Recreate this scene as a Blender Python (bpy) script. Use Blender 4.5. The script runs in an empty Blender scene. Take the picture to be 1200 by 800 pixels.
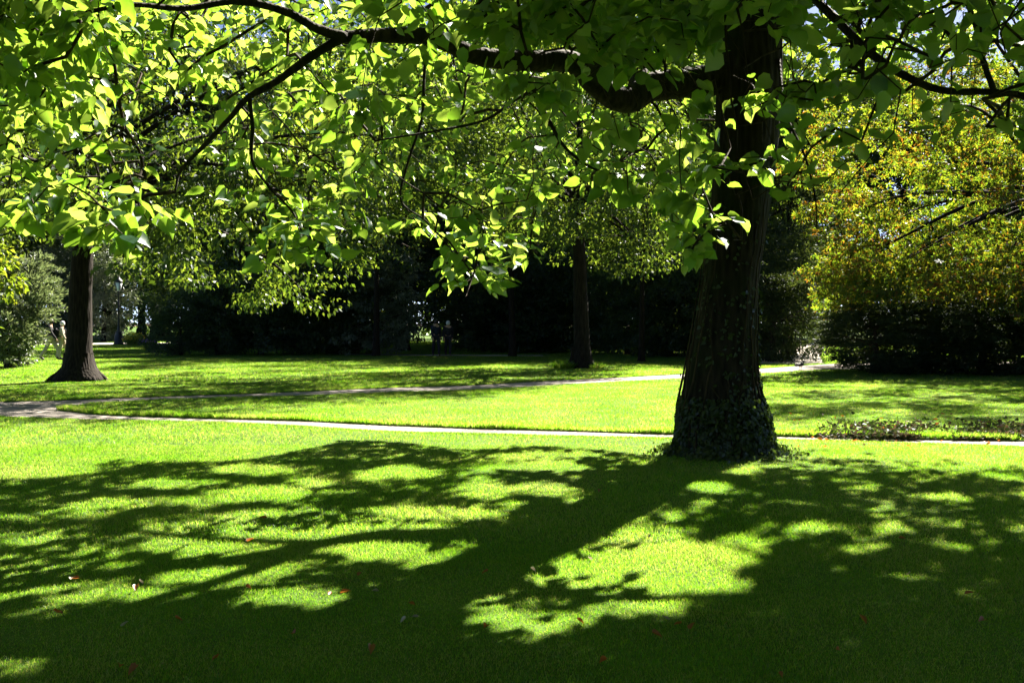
import bpy, bmesh, math, random
import numpy as np
from mathutils import Vector, Matrix, Quaternion

SC = bpy.context.scene
COL = SC.collection
R = np.random.default_rng(11)
random.seed(5)
F = 1167.0; HZ = 378.0; CAMH = 1.6
EL = math.radians(41.0)
SH = np.array([0.483, 0.876]); SH = SH / np.linalg.norm(SH)      # towards the sun, on the ground
SUN = np.array([SH[0]*math.cos(EL), SH[1]*math.cos(EL), math.sin(EL)])

def gp(px, py):                       # photo pixel on the ground -> X, Y
    Y = F*CAMH/(py-HZ); return ((px-600)/F*Y, Y)
def wp(px, py, Y):                    # photo pixel at a distance -> point
    return np.array([(px-600)/F*Y, Y, CAMH-(py-HZ)/F*Y])
def proj(P):
    P = np.asarray(P); Y = np.maximum(P[..., 1], 0.05)
    return 600+P[..., 0]/Y*F, HZ-(P[..., 2]-CAMH)/Y*F
def shadow(P):
    t = P[..., 2]/math.tan(EL)
    return P[..., 0]-SH[0]*t, P[..., 1]-SH[1]*t

# ------------------------------------------------------------------ materials
def mat(name):
    m = bpy.data.materials.new(name); m.use_nodes = True
    nt = m.node_tree; nt.nodes.clear()
    return m, nt, nt.nodes, nt.links
def N(nodes, t, **kw):
    n = nodes.new(t)
    for k, v in kw.items():
        if k in n.inputs: n.inputs[k].default_value = v
        else: setattr(n, k, v)
    return n
def ramp(nodes, stops):
    n = nodes.new('ShaderNodeValToRGB'); e = n.color_ramp.elements
    while len(e) < len(stops): e.new(0.5)
    for el, (p, c) in zip(e, stops): el.position = p; el.color = (*c, 1)
    return n
def leaf_mat(name, refl, trans, mixt=0.5, gloss=0.06, rough=0.4, patch=None):
    """refl / trans: colour stops spread over the leaves one by one"""
    m, nt, ns, L = mat(name)
    geo = N(ns, 'ShaderNodeNewGeometry')
    n = len(refl)
    r1 = ramp(ns, [(i/max(n-1, 1), c) for i, c in enumerate(refl)])
    r2 = ramp(ns, [(i/max(n-1, 1), c) for i, c in enumerate(trans)])
    src = geo.outputs['Random Per Island']
    if patch:                                       # (size, amount): drifts of colour through the plant
        tc = N(ns, 'ShaderNodeTexCoord'); nz = N(ns, 'ShaderNodeTexNoise'); nz.inputs['Scale'].default_value = patch[0]; nz.inputs['Detail'].default_value = 3
        L.new(tc.outputs['Object'], nz.inputs['Vector'])
        ma = N(ns, 'ShaderNodeMath', operation='MULTIPLY_ADD'); ma.inputs[1].default_value = patch[1]; ma.inputs[2].default_value = -.5*patch[1]
        L.new(nz.outputs[0], ma.inputs[0])
        ad = N(ns, 'ShaderNodeMath', operation='ADD', use_clamp=True); L.new(src, ad.inputs[0]); L.new(ma.outputs[0], ad.inputs[1]); src = ad.outputs[0]
    for r in (r1, r2): L.new(src, r.inputs[0])
    d = N(ns, 'ShaderNodeBsdfDiffuse'); t = N(ns, 'ShaderNodeBsdfTranslucent')
    L.new(r1.outputs[0], d.inputs[0]); L.new(r2.outputs[0], t.inputs[0])
    mx = N(ns, 'ShaderNodeMixShader'); mx.inputs[0].default_value = mixt
    L.new(d.outputs[0], mx.inputs[1]); L.new(t.outputs[0], mx.inputs[2])
    g = N(ns, 'ShaderNodeBsdfGlossy'); g.inputs['Roughness'].default_value = rough
    g.inputs[0].default_value = (0.9, 0.95, 1.0, 1)
    m2 = N(ns, 'ShaderNodeMixShader'); m2.inputs[0].default_value = gloss
    L.new(mx.outputs[0], m2.inputs[1]); L.new(g.outputs[0], m2.inputs[2])
    o = N(ns, 'ShaderNodeOutputMaterial'); L.new(m2.outputs[0], o.inputs[0])
    return m
def solid(name, col, rough=0.7, var=0.25, scale=8.0, bump=0.0, metal=0.0, spec=0.3, emit=None):
    m, nt, ns, L = mat(name)
    tc = N(ns, 'ShaderNodeTexCoord')
    nz = N(ns, 'ShaderNodeTexNoise'); nz.inputs['Scale'].default_value = scale; nz.inputs['Detail'].default_value = 6
    L.new(tc.outputs['Object'], nz.inputs['Vector'])
    r = ramp(ns, [(0.3, tuple(c*(1-var) for c in col)), (0.7, tuple(min(1, c*(1+var)) for c in col))])
    L.new(nz.outputs[0], r.inputs[0])
    p = N(ns, 'ShaderNodeBsdfPrincipled'); L.new(r.outputs[0], p.inputs['Base Color'])
    p.inputs['Roughness'].default_value = rough; p.inputs['Metallic'].default_value = metal
    p.inputs['Specular IOR Level'].default_value = spec
    if bump:
        b = N(ns, 'ShaderNodeBump'); b.inputs['Strength'].default_value = bump; b.inputs['Distance'].default_value = 0.02
        L.new(nz.outputs[0], b.inputs['Height']); L.new(b.outputs[0], p.inputs['Normal'])
    o = N(ns, 'ShaderNodeOutputMaterial'); L.new(p.outputs[0], o.inputs[0])
    return m
def bark_mat(name, c1, c2, moss=None):
    m, nt, ns, L = mat(name)
    tc = N(ns, 'ShaderNodeTexCoord'); mp = N(ns, 'ShaderNodeMapping'); mp.inputs['Scale'].default_value = (9, 9, 1.6)
    L.new(tc.outputs['Object'], mp.inputs[0])
    vz = N(ns, 'ShaderNodeTexVoronoi'); vz.inputs['Scale'].default_value = 2.0
    nz = N(ns, 'ShaderNodeTexNoise'); nz.inputs['Scale'].default_value = 2.5; nz.inputs['Detail'].default_value = 8
    L.new(mp.outputs[0], nz.inputs['Vector']); L.new(mp.outputs[0], vz.inputs['Vector'])
    ad = N(ns, 'ShaderNodeMath', operation='MULTIPLY'); L.new(nz.outputs[0], ad.inputs[0]); L.new(vz.outputs[0], ad.inputs[1])
    r = ramp(ns, [(0.1, c1), (0.45, c2)]); L.new(ad.outputs[0], r.inputs[0])
    src = r.outputs[0]
    if moss:
        nm = N(ns, 'ShaderNodeTexNoise'); nm.inputs['Scale'].default_value = 1.7; nm.inputs['Detail'].default_value = 5
        L.new(tc.outputs['Object'], nm.inputs['Vector'])
        rm = ramp(ns, [(0.48, (0, 0, 0)), (0.66, (1, 1, 1))]); L.new(nm.outputs[0], rm.inputs[0])
        mx = N(ns, 'ShaderNodeMixRGB'); L.new(rm.outputs[0], mx.inputs[0]); L.new(src, mx.inputs[1]); mx.inputs[2].default_value = (*moss, 1)
        src = mx.outputs[0]
    p = N(ns, 'ShaderNodeBsdfPrincipled'); L.new(src, p.inputs['Base Color']); p.inputs['Roughness'].default_value = 0.9
    p.inputs['Specular IOR Level'].default_value = 0.15
    b = N(ns, 'ShaderNodeBump'); b.inputs['Strength'].default_value = 0.9; b.inputs['Distance'].default_value = 0.03
    L.new(ad.outputs[0], b.inputs['Height']); L.new(b.outputs[0], p.inputs['Normal'])
    o = N(ns, 'ShaderNodeOutputMaterial'); L.new(p.outputs[0], o.inputs[0])
    return m

M = {}
M['big_leaf'] = leaf_mat('broad_leaf', [(.011, .046, .024), (.015, .055, .026), (.022, .062, .022)],
                         [(.17, .35, .018), (.28, .46, .04), (.42, .55, .09)], 0.53, 0.04, 0.36, (9, .9))
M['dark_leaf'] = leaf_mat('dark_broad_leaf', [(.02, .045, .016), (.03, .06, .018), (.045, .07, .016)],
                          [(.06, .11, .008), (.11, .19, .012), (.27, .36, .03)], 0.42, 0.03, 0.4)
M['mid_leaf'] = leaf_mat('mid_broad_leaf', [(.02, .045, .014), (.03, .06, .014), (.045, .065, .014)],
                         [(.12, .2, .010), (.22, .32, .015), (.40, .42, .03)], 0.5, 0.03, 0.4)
M['chestnut_leaf'] = leaf_mat('browning_leaf', [(.02, .05, .012), (.022, .053, .012), (.028, .057, .012), (.035, .06, .012), (.055, .06, .012), (.08, .035, .01)],
                              [(.10, .20, .010), (.16, .28, .012), (.22, .34, .014), (.30, .38, .016), (.40, .37, .02), (.30, .13, .01)], 0.5, 0.03, 0.45, (.55, 1.3))
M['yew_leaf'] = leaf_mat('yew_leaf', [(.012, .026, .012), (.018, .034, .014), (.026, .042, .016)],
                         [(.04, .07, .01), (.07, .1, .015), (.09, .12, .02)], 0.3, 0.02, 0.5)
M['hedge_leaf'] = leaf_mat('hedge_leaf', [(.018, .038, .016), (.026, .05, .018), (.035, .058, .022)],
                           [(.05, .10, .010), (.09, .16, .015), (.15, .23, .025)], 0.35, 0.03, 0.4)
M['grey_leaf'] = leaf_mat('greyish_leaf', [(.06, .085, .05), (.085, .11, .065), (.11, .13, .075)],
                          [(.1, .15, .05), (.15, .2, .07), (.2, .25, .08)], 0.4, 0.06, 0.4)
M['ivy_leaf'] = leaf_mat('ivy_leaf', [(.010, .02, .008), (.014, .028, .009), (.02, .036, .011)],
                         [(.04, .08, .01), (.07, .12, .015), (.09, .15, .02)], 0.3, 0.035, 0.3)
M['bark'] = bark_mat('dark_ridged_bark', (.008, .0065, .005), (.03, .023, .016), (.011, .016, .005))
M['bark2'] = bark_mat('brown_bark', (.008, .006, .0045), (.024, .019, .014))
M['twig'] = bark_mat('twig_bark', (.015, .011, .007), (.05, .035, .022))
M['grass'] = leaf_mat('grass_blade', [(.007, .055, .009), (.010, .064, .010), (.018, .072, .011), (.08, .09, .03)],
                      [(.12, .34, .006), (.18, .40, .010), (.27, .45, .022), (.46, .48, .12)], 0.6, 0.02, 0.45, (.8, 1.2))
M['black_metal'] = solid('black_painted_iron', (.02, .022, .024), 0.45, .3, 10, 0, 0.3, .5)
M['lamp_glass'] = solid('milky_lantern_glass', (.75, .78, .78), 0.2, .05)
M['khaki'] = solid('khaki_cloth', (.42, .35, .26), 0.85, .1, 20, .2)
M['black_cloth'] = solid('black_cloth', (.02, .02, .024), 0.85, .2, 20, .2)
M['navy_cloth'] = solid('navy_cloth', (.016, .02, .035), 0.85, .2, 20, .2)
M['beige_cloth'] = solid('beige_cloth', (.5, .44, .34), 0.85, .1, 20, .2)
M['skin'] = solid('skin', (.5, .3, .2), 0.6, .08)
M['white_hair'] = solid('white_hair', (.7, .7, .68), 0.6, .1, 40)
M['dark_hair'] = solid('dark_hair', (.03, .022, .018), 0.5, .2, 40)
M['leather'] = solid('dark_leather', (.03, .02, .015), 0.5, .2)
M['feather'] = solid('black_feather', (.014, .015, .02), 0.4, .3, 30, .3)
M['horn'] = solid('black_horn', (.02, .018, .016), 0.35, .1)
M['dry_leaf'] = leaf_mat('russet_dry_leaf', [(.17, .035, .015), (.2, .05, .015), (.14, .035, .015)], [(.35, .09, .02), (.4, .14, .02), (.3, .08, .02)], 0.4, 0.04)
M['pale_leaf'] = leaf_mat('pale_dry_leaf', [(.22, .18, .12), (.3, .25, .17)], [(.3, .25, .15), (.35, .3, .2)], 0.25, 0.1, .4)
M['yellow_petal'] = leaf_mat('yellow_petal', [(.7, .5, .02), (.75, .6, .04)], [(.6, .5, .03), (.7, .6, .05)], 0.4, 0.03)
M['violet_petal'] = leaf_mat('violet_petal', [(.25, .12, .4), (.35, .2, .5)], [(.25, .12, .4), (.35, .2, .5)], 0.4, 0.03)
M['litter'] = leaf_mat('low_plant_leaf', [(.010, .022, .008), (.014, .028, .008), (.02, .034, .01), (.03, .04, .014), (.06, .04, .02), (.12, .09, .06)], [(.03, .05, .01), (.04, .07, .012), (.05, .08, .015), (.06, .08, .02), (.1, .06, .03), (.12, .1, .06)], 0.25, 0.015, .4, (3, .5))

def ground_mat(name, stops, sc=1.2, bump=.3):
    m, nt, ns, L = mat(name)
    tc = N(ns, 'ShaderNodeTexCoord')
    a = N(ns, 'ShaderNodeTexNoise'); a.inputs['Scale'].default_value = sc; a.inputs['Detail'].default_value = 8
    b = N(ns, 'ShaderNodeTexNoise'); b.inputs['Scale'].default_value = sc*40; b.inputs['Detail'].default_value = 4
    for n in (a, b): L.new(tc.outputs['Object'], n.inputs['Vector'])
    mx = N(ns, 'ShaderNodeMixRGB'); mx.inputs[0].default_value = .45
    L.new(a.outputs[0], mx.inputs[1]); L.new(b.outputs[0], mx.inputs[2])
    r = ramp(ns, stops); L.new(mx.outputs[0], r.inputs[0])
    p = N(ns, 'ShaderNodeBsdfPrincipled'); p.inputs['Roughness'].default_value = .95; p.inputs['Specular IOR Level'].default_value = .1
    L.new(r.outputs[0], p.inputs['Base Color'])
    bp = N(ns, 'ShaderNodeBump'); bp.inputs['Strength'].default_value = bump; bp.inputs['Distance'].default_value = .03
    L.new(b.outputs[0], bp.inputs['Height']); L.new(bp.outputs[0], p.inputs['Normal'])
    o = N(ns, 'ShaderNodeOutputMaterial'); L.new(p.outputs[0], o.inputs[0])
    return m
M['turf'] = ground_mat('turf', [(.35, (.035, .07, .01)), (.6, (.07, .13, .018)), (.7, (.1, .16, .03))])
M['soil'] = ground_mat('soil', [(.35, (.05, .035, .022)), (.65, (.1, .075, .05))])
M['path'] = ground_mat('pale_path', [(.35, (.15, .135, .12)), (.5, (.25, .23, .21)), (.65, (.32, .295, .275))], 1.3, .6)
M['gravel'] = ground_mat('pale_gravel', [(.35, (.36, .33, .28)), (.65, (.5, .47, .41))], 2.0, .5)

# ------------------------------------------------------------------ mesh helpers
def link(o, parent=None):
    COL.objects.link(o)
    if parent is not None: o.parent = parent
    return o
def mesh_np(name, V, faces, m, parent=None, smooth=False):
    """faces: list of (n,k) int arrays"""
    V = np.asarray(V, np.float32)
    me = bpy.data.meshes.new(name)
    me.vertices.add(len(V)); me.vertices.foreach_set('co', V.ravel())
    faces = [np.asarray(f, np.int32) for f in faces if len(f)]
    nl = sum(f.size for f in faces); npoly = sum(len(f) for f in faces)
    me.loops.add(nl); me.loops.foreach_set('vertex_index', np.concatenate([f.ravel() for f in faces]))
    starts, tot, s = [], [], 0
    for f in faces:
        k = f.shape[1]
        starts.append(s+np.arange(len(f))*k); tot.append(np.full(len(f), k)); s += f.size
    me.polygons.add(npoly)
    me.polygons.foreach_set('loop_start', np.concatenate(starts).astype(np.int32))
    try: me.polygons.foreach_set('loop_total', np.concatenate(tot).astype(np.int32))
    except Exception: pass
    me.update(calc_edges=True)
    if smooth: me.polygons.foreach_set('use_smooth', np.ones(npoly, bool))
    me.materials.append(m)
    o = bpy.data.objects.new(name, me)
    return link(o, parent)
def tag(o, label=None, cat=None, group=None, kind=None):
    if label: o['label'] = label
    if cat: o['category'] = cat
    if group: o['group'] = group
    if kind: o['kind'] = kind
    return o
def empty(name, loc, label, cat, group=None, rz=0):
    o = bpy.data.objects.new(name, None); COL.objects.link(o)
    o.location = loc; o.rotation_euler = (0, 0, rz); o.empty_display_size = .3
    return tag(o, label, cat, group)
def catmull(P, n=6):
    P = np.asarray(P, float)
    if len(P) < 3:
        t = np.linspace(0, 1, n+1)[:, None]; return P[0]*(1-t)+P[-1]*t
    Q = np.vstack([2*P[0]-P[1], P, 2*P[-1]-P[-2]]); out = []
    for i in range(1, len(Q)-2):
        a, b, c, d = Q[i-1:i+3]
        for t in np.linspace(0, 1, n, endpoint=False):
            out.append(.5*((2*b)+(-a+c)*t+(2*a-5*b+4*c-d)*t*t+(-a+3*b-3*c+d)*t**3))
    out.append(Q[-2]); return np.array(out)
class Tubes:
    def __init__(s): s.V = []; s.F = []; s.T = []; s.n = 0
    def add(s, P, r, k=6, cap=True, wob=0.0, rng=R):
        P = np.asarray(P, float); r = np.broadcast_to(np.asarray(r, float), (len(P),))
        T = np.gradient(P, axis=0); T /= np.linalg.norm(T, axis=1, keepdims=True)+1e-9
        u = np.cross(T[0], [0.3, 0.2, 1] if abs(T[0][2]) < .9 else [1, 0, 0]); u /= np.linalg.norm(u)
        ang = np.linspace(0, 2*np.pi, k, endpoint=False); rings = []
        for i in range(len(P)):
            u = u-T[i]*np.dot(u, T[i]); u /= np.linalg.norm(u)+1e-9
            v = np.cross(T[i], u)
            rr = r[i]*(1+wob*rng.normal(size=k))
            rings.append(P[i]+np.outer(np.cos(ang)*rr, u)+np.outer(np.sin(ang)*rr, v))
        V = np.vstack(rings); m = len(P); b = s.n
        i, j = np.meshgrid(np.arange(m-1), np.arange(k), indexing='ij'); i = i.ravel(); j = j.ravel(); j2 = (j+1) % k
        s.F.append(np.stack([b+i*k+j, b+i*k+j2, b+(i+1)*k+j2, b+(i+1)*k+j], 1))
        s.V.append(V); s.n += len(V)
        if cap:
            c = s.n; s.V.append(np.array([P[0], P[-1]])); s.n += 2
            jj = np.arange(k); j2 = (jj+1) % k
            s.T.append(np.stack([np.full(k, c), b+j2, b+jj], 1))
            s.T.append(np.stack([np.full(k, c+1), b+(m-1)*k+jj, b+(m-1)*k+j2], 1))
    def build(s, name, m, parent=None, off=(0, 0, 0)):
        fs = [np.vstack(s.F)] if s.F else []
        if s.T: fs.append(np.vstack(s.T))
        return mesh_np(name, np.vstack(s.V)-np.asarray(off), fs, m, parent, True)
def lathe(prof, k=16, squash=None):
    """prof: (r,z) list -> V, faces"""
    V, Fq = [], []
    a = np.linspace(0, 2*np.pi, k, endpoint=False)
    for r, z in prof: V.append(np.stack([r*np.cos(a), r*np.sin(a), np.full(k, z)], 1))
    for i in range(len(prof)-1):
        for j in range(k): Fq.append((i*k+j, i*k+(j+1) % k, (i+1)*k+(j+1) % k, (i+1)*k+j))
    return np.vstack(V), np.array(Fq)

# leaf templates: x = along the leaf, y = across, z = up
def heart_leaf():
    mid = [(0, 0, 0), (.3, 0, -.02), (.65, 0, -.03), (1.0, 0, -.12)]
    lf = [(-.06, .2, .06), (.2, .42, .10), (.52, .36, .07), (.82, .13, 0)]
    rt = [(x, -y, z) for x, y, z in lf]
    V = np.array(mid+lf+rt, float); V[:, 0] += .0
    Fc = [(0, 1, 5, 4), (1, 2, 6, 5), (2, 3, 7, 6), (0, 8, 9, 1), (1, 9, 10, 2), (2, 10, 11, 3)]
    return V, np.array(Fc)
def kite_leaf():
    V = np.array([(0, 0, 0), (.45, .3, .07), (1, 0, -.08), (.45, -.3, .07)], float)
    return V, np.array([(0, 1, 2), (0, 2, 3)])
def palm_leaf():
    V, Fc = [], []
    for i, a in enumerate((-110, -55, 0, 55, 110)):
        c, s_ = math.cos(math.radians(a)), math.sin(math.radians(a)); l = 1.0 if abs(a) < 60 else .75
        for x, y, z in ((.03, 0, 0), (.62, .17, .03), (1, 0, -.22), (.62, -.17, .03)):
            x *= l; y *= l
            V.append((x*c-y*s_, x*s_+y*c, z))
        Fc += [(i*4, i*4+1, i*4+2), (i*4, i*4+2, i*4+3)]
    return np.array(V)*.6, np.array(Fc)
def spray_leaf():
    V = np.array([(0, -.06, 0), (.5, -.16, .02), (1, 0, -.1), (.5, .16, .02), (0, .06, 0)], float)
    return V, np.array([(0, 1, 2), (0, 2, 3), (0, 3, 4)])
def frames(dirs, ups, rng, roll=.5):
    X = dirs/np.linalg.norm(dirs, axis=1, keepdims=True)
    Yv = np.cross(ups, X); Yv /= np.linalg.norm(Yv, axis=1, keepdims=True)+1e-9
    Z = np.cross(X, Yv); a = rng.normal(0, roll, len(X))[:, None]
    Y2 = Yv*np.cos(a)+Z*np.sin(a); Z2 = -Yv*np.sin(a)+Z*np.cos(a)
    return X, Y2, Z2
def leaf_cloud(name, pos, dirs, ups, size, tmpl, m, parent=None, rng=R, roll=.5, curl=True, smooth=False):
    TV, TF = tmpl; n = len(pos)
    X, Y, Z = frames(dirs, ups, rng, roll)
    size = np.broadcast_to(size, (n,))[:, None, None]
    cz = (1+rng.normal(0, 1.25, n) if curl else np.ones(n))[:, None, None]
    wy = (1+rng.normal(0, .12, n))[:, None, None]
    V = pos[:, None, :]+size*(TV[None, :, 0:1]*X[:, None, :]+TV[None, :, 1:2]*wy*Y[:, None, :]+TV[None, :, 2:3]*cz*Z[:, None, :])
    Fc = (TF[None]+(np.arange(n)*len(TV))[:, None, None]).reshape(-1, TF.shape[1])
    return mesh_np(name, V.reshape(-1, 3), [Fc], m, parent, smooth)
def rand_dirs(n, rng): 
    d = rng.normal(size=(n, 3)); return d/np.linalg.norm(d, axis=1, keepdims=True)

# cheap smooth 3-D noise from sines
_k = R.normal(size=(14, 3)); _ph = R.uniform(0, 6.28, 14)
def noise3(P, s):
    P = np.asarray(P)*s
    return np.sin(P @ _k.T*1.3+_ph).sum(-1)/math.sqrt(14)

# ------------------------------------------------------------------ ground, paths, lawns
def poly_world(pts): return [gp(*p) for p in pts]
near_edge = poly_world([(0, 488), (62, 490), (108, 491.5), (250, 494.5), (352, 499), (450, 505), (550, 508), (652, 510.5), (781, 512.8), (917, 514.5), (1021, 517.5), (1199, 523)])
far_edge = poly_world([(67, 479.5), (110, 484.5), (150, 486.5), (250, 489.5), (352, 492), (450, 497), (550, 500.8), (652, 503.5), (781, 507.5), (917, 510), (1021, 512.5), (1199, 515.5)])
p2_low = poly_world([(67, 477.5), (110, 471.5), (180, 468), (258, 465.5), (352, 463), (450, 459.5), (551, 456.7), (639, 451.6), (720, 447), (800, 443), (888, 437.6), (959, 433)])
p2_up = poly_world([(0, 470), (60, 469), (100, 467.3), (180, 464.5), (258, 461.8), (352, 458.5), (450, 454), (551, 451), (639, 446), (720, 442), (800, 437.8), (888, 431.5), (940, 428)])
near_l = [(-60, 30), (-30, 21.2)] + near_edge + [(16, 11.6), (60, 4)]
near_lawn_poly = near_l + [(60, -12), (-60, -12)]
mid_lawn_poly = far_edge + [(16, 12.5), (60, 5), (60, 44), (24, 36.5), (15, 34.3)] + p2_low[::-1]
far_l = [(-60, 36), (-30, 26)] + p2_up + [(13, 39.4), (24, 42), (60, 50)]
far_lawn_poly = far_l + [(320, 55), (320, 420), (-320, 420), (-320, 60)]

def slab(name, poly, z0, z1, m):
    bm = bmesh.new()
    top = [bm.verts.new((x, y, z1)) for x, y in poly]; bot = [bm.verts.new((x, y, z0)) for x, y in poly]
    f = bm.faces.new(top)
    n = len(poly)
    for i in range(n): bm.faces.new((top[i], bot[i], bot[(i+1) % n], top[(i+1) % n]))
    bmesh.ops.triangulate(bm, faces=[f])
    bmesh.ops.recalc_face_normals(bm, faces=bm.faces)
    me = bpy.data.meshes.new(name); bm.to_mesh(me); bm.free(); me.materials.append(m)
    o = bpy.data.objects.new(name, me); link(o); o['kind'] = 'structure'; return o
def sheet(name, quads, z, m):
    V, Fq = [], []
    for q in quads:
        Fq.append([len(V)+i for i in range(4)]); V += [(x, y, z) for x, y in q]
    o = mesh_np(name, V, [np.array(Fq)], m); o['kind'] = 'structure'; return o
sheet('ground', [[(-1500, -300), (1500, -300), (1500, 2200), (-1500, 2200)]], -.075, M['soil'])
slab('near_lawn', near_lawn_poly, -.07, 0, M['turf'])
slab('middle_lawn', mid_lawn_poly, -.07, 0, M['turf'])
slab('far_lawn', far_lawn_poly, -.07, 0, M['turf'])
def strip_mesh(name, A, B, z, m):
    V = [(x, y, z) for x, y in A]+[(x, y, z) for x, y in B]; n = len(A)
    f = np.array([(i, i+1, n+i+1, n+i) for i in range(n-1)])
    o = mesh_np(name, V, [f], m); o['kind'] = 'structure'; return o
def resamp(P, n):
    P = np.array(P, float); d = np.r_[0, np.cumsum(np.linalg.norm(np.diff(P, axis=0), axis=1))]
    t = np.linspace(0, d[-1], n); return np.stack([np.interp(t, d, P[:, 0]), np.interp(t, d, P[:, 1])], 1)
strip_mesh('path', resamp([(x, y-.5) for x, y in near_l], 50), resamp([(-60, 40), (-30, 30), (-9, 23)] + [(x, y+.45) for x, y in far_edge] + [(16, 13.2), (60, 6)], 50), -.018, M['path'])
strip_mesh('side_path', resamp([(x, y-.45) for x, y in p2_low]+[(15, 33.8), (24, 36), (60, 43.5)], 50), resamp([(x, y+.5) for x, y in p2_up]+[(13, 39.9), (24, 42.5), (60, 50.5)], 50), -.014, M['path'])
back_c = [(10.9, 38.8), (13.0, 46), (16.8, 58), (22, 76), (30, 100)]
def offset(P, w): return [(x-w, y) for x, y in P], [(x+w, y) for x, y in P]
a_, b_ = offset(back_c, 1.25); strip_mesh('back_path', resamp(a_, 20), resamp(b_, 20), .004, M['gravel'])
road_near = [(-90, 70), (-45, 71.5), (-30, 72), (-24, 75), (-22, 80)]
strip_mesh('gravel_road', resamp(road_near, 12), resamp([(-90, 78), (-45, 78), (-32, 79), (-27, 81), (-25, 82)], 12), .004, M['gravel'])
mp_ = [(-9.5, 50.5), (-6.5, 48.6), (-3, 47.7), (1.5, 47.4)]
strip_mesh('dirt_path', resamp(mp_, 12), resamp([(-9.5, 53), (-6.5, 50.6), (-3, 49.7), (1.5, 48.8)], 12), .004, M['path'])

def in_poly(x, y, poly):
    P = np.array(poly); c = np.zeros(x.shape, bool); j = len(P)-1
    for i in range(len(P)):
        xi, yi = P[i]; xj, yj = P[j]
        c ^= ((yi > y) != (yj > y)) & (x < (xj-xi)*(y-yi)/(yj-yi+1e-12)+xi); j = i
    return c
back_poly = a_ + b_[::-1]
road_poly = road_near + [(-25, 82), (-27, 81), (-32, 79), (-45, 78), (-90, 78)]
dirt_poly = mp_ + [(1.5, 48.8), (-3, 49.7), (-6.5, 50.6), (-9.5, 53)]
def on_grass(x, y):
    g = in_poly(x, y, near_lawn_poly) | in_poly(x, y, mid_lawn_poly) | in_poly(x, y, far_lawn_poly)
    return g & ~in_poly(x, y, back_poly) & ~in_poly(x, y, road_poly) & ~in_poly(x, y, dirt_poly)

TRUNK = np.array(gp(842, 530))            # main tree base
def grass(name, Y0, Y1, dens, h, w, seg2, seed):
    rng = np.random.default_rng(seed); k = .82 if Y0 < 20 else .6
    n = int(dens*k*1.08*(Y1*Y1-Y0*Y0))
    y = np.sqrt(rng.uniform(Y0*Y0, Y1*Y1, n)); x = y*rng.uniform(-k, k, n)
    keep = on_grass(x, y)
    # thin, worn turf close to the big trunk and to its sunny side
    q = np.hypot((x-TRUNK[0])/1.0, (y-TRUNK[1])/1.0)
    keep &= rng.random(n) < np.clip((q-.55)/.9, 0.05, 1)
    px, py = proj(np.stack([x, y, 0*x], 1))
    worn = np.exp(-((px-1060)/130)**2-((py-537)/15)**2)*(.5+.5*np.tanh(2*noise3(np.stack([x, y, 0*x], 1), 2.2)))
    keep &= rng.random(n) > .85*worn
    x = x[keep]; y = y[keep]; n = len(x)
    P0 = np.stack([x, y, 0*x], 1)
    lump = noise3(P0, .9)*.2+noise3(P0, 3.1)*.16
    hh = h*np.clip(rng.normal(1, .22, n)+lump, .35, 1.6)
    ww = w*rng.uniform(.7, 1.3, n)
    a = rng.uniform(0, 2*np.pi, n); side = np.stack([np.cos(a), np.sin(a), 0*a], 1)
    ln = rng.normal(0, .42, (n, 2))+noise3(P0, .6)[:, None]*np.array([[.12, .05]])
    tip = np.stack([ln[:, 0]*hh, ln[:, 1]*hh, hh], 1)
    base = P0-np.array([0, 0, .004]); sw = side*ww[:, None]*.5
    if seg2:
        mid = base+tip*np.array([.36, .36, .6])
        V = np.stack([base-sw, base+sw, mid+sw*.8, mid-sw*.8, base+tip], 1).reshape(-1, 3)
        i = np.arange(n)*5
        return mesh_np(name, V, [np.stack([i, i+1, i+2, i+3], 1), np.stack([i+3, i+2, i+4], 1)], M['grass'])
    V = np.stack([base-sw, base+sw, base+tip], 1).reshape(-1, 3); i = np.arange(n)*3
    return mesh_np(name, V, [np.stack([i, i+1, i+2], 1)], M['grass'])
for args in ((2.6, 7.2, 12500, .021, .003, True, 1), (7.2, 13, 5600, .024, .0042, True, 2), (13, 27, 1500, .03, .009, False, 3), (27, 48, 480, .035, .018, False, 4), (48, 85, 170, .045, .03, False, 5)):
    g = grass('grass', *args)
    tag(g, None, None, None, 'stuff')
    g['label'] = 'short green lawn grass lit by low sun'

# fringe of longer grass hanging over the path edges
def fringe(line, dens, seed, h=.085, back=.16, dirn=1):
    rng = np.random.default_rng(seed); P = resamp(line, 400)
    n = int(dens*np.linalg.norm(np.diff(P, axis=0), axis=1).sum())
    t = rng.uniform(0, 398, n); i = t.astype(int); f = (t-i)[:, None]
    q = P[i]*(1-f)+P[i+1]*f
    q = q+np.stack([rng.normal(0, .02, n), dirn*np.abs(rng.normal(0, back, n))], 1)
    hh = h*np.clip(rng.normal(.8, .3, n)+.25*noise3(np.c_[q, 0*q[:, 0]], 2.5), .2, 1.6)
    a = rng.uniform(0, 6.28, n); sw = np.stack([np.cos(a), np.sin(a), 0*a], 1)*.006
    base = np.c_[q, np.full(n, -.004)]
    tip = base+np.stack([rng.normal(0, .4, n)*hh, rng.normal(-.25*dirn, .4, n)*hh, hh], 1)
    V = np.stack([base-sw, base+sw, tip], 1).reshape(-1, 3); j = np.arange(n)*3
    o = mesh_np('grass', V, [np.stack([j, j+1, j+2], 1)], M['grass']); tag(o, None, None, None, 'stuff')
    o['label'] = 'longer grass fringe along the path edge'
fringe(far_edge, 1700, 21, .075); fringe(p2_up, 500, 22, .05); fringe(near_edge, 1000, 23, .026, .08, -1)

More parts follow.
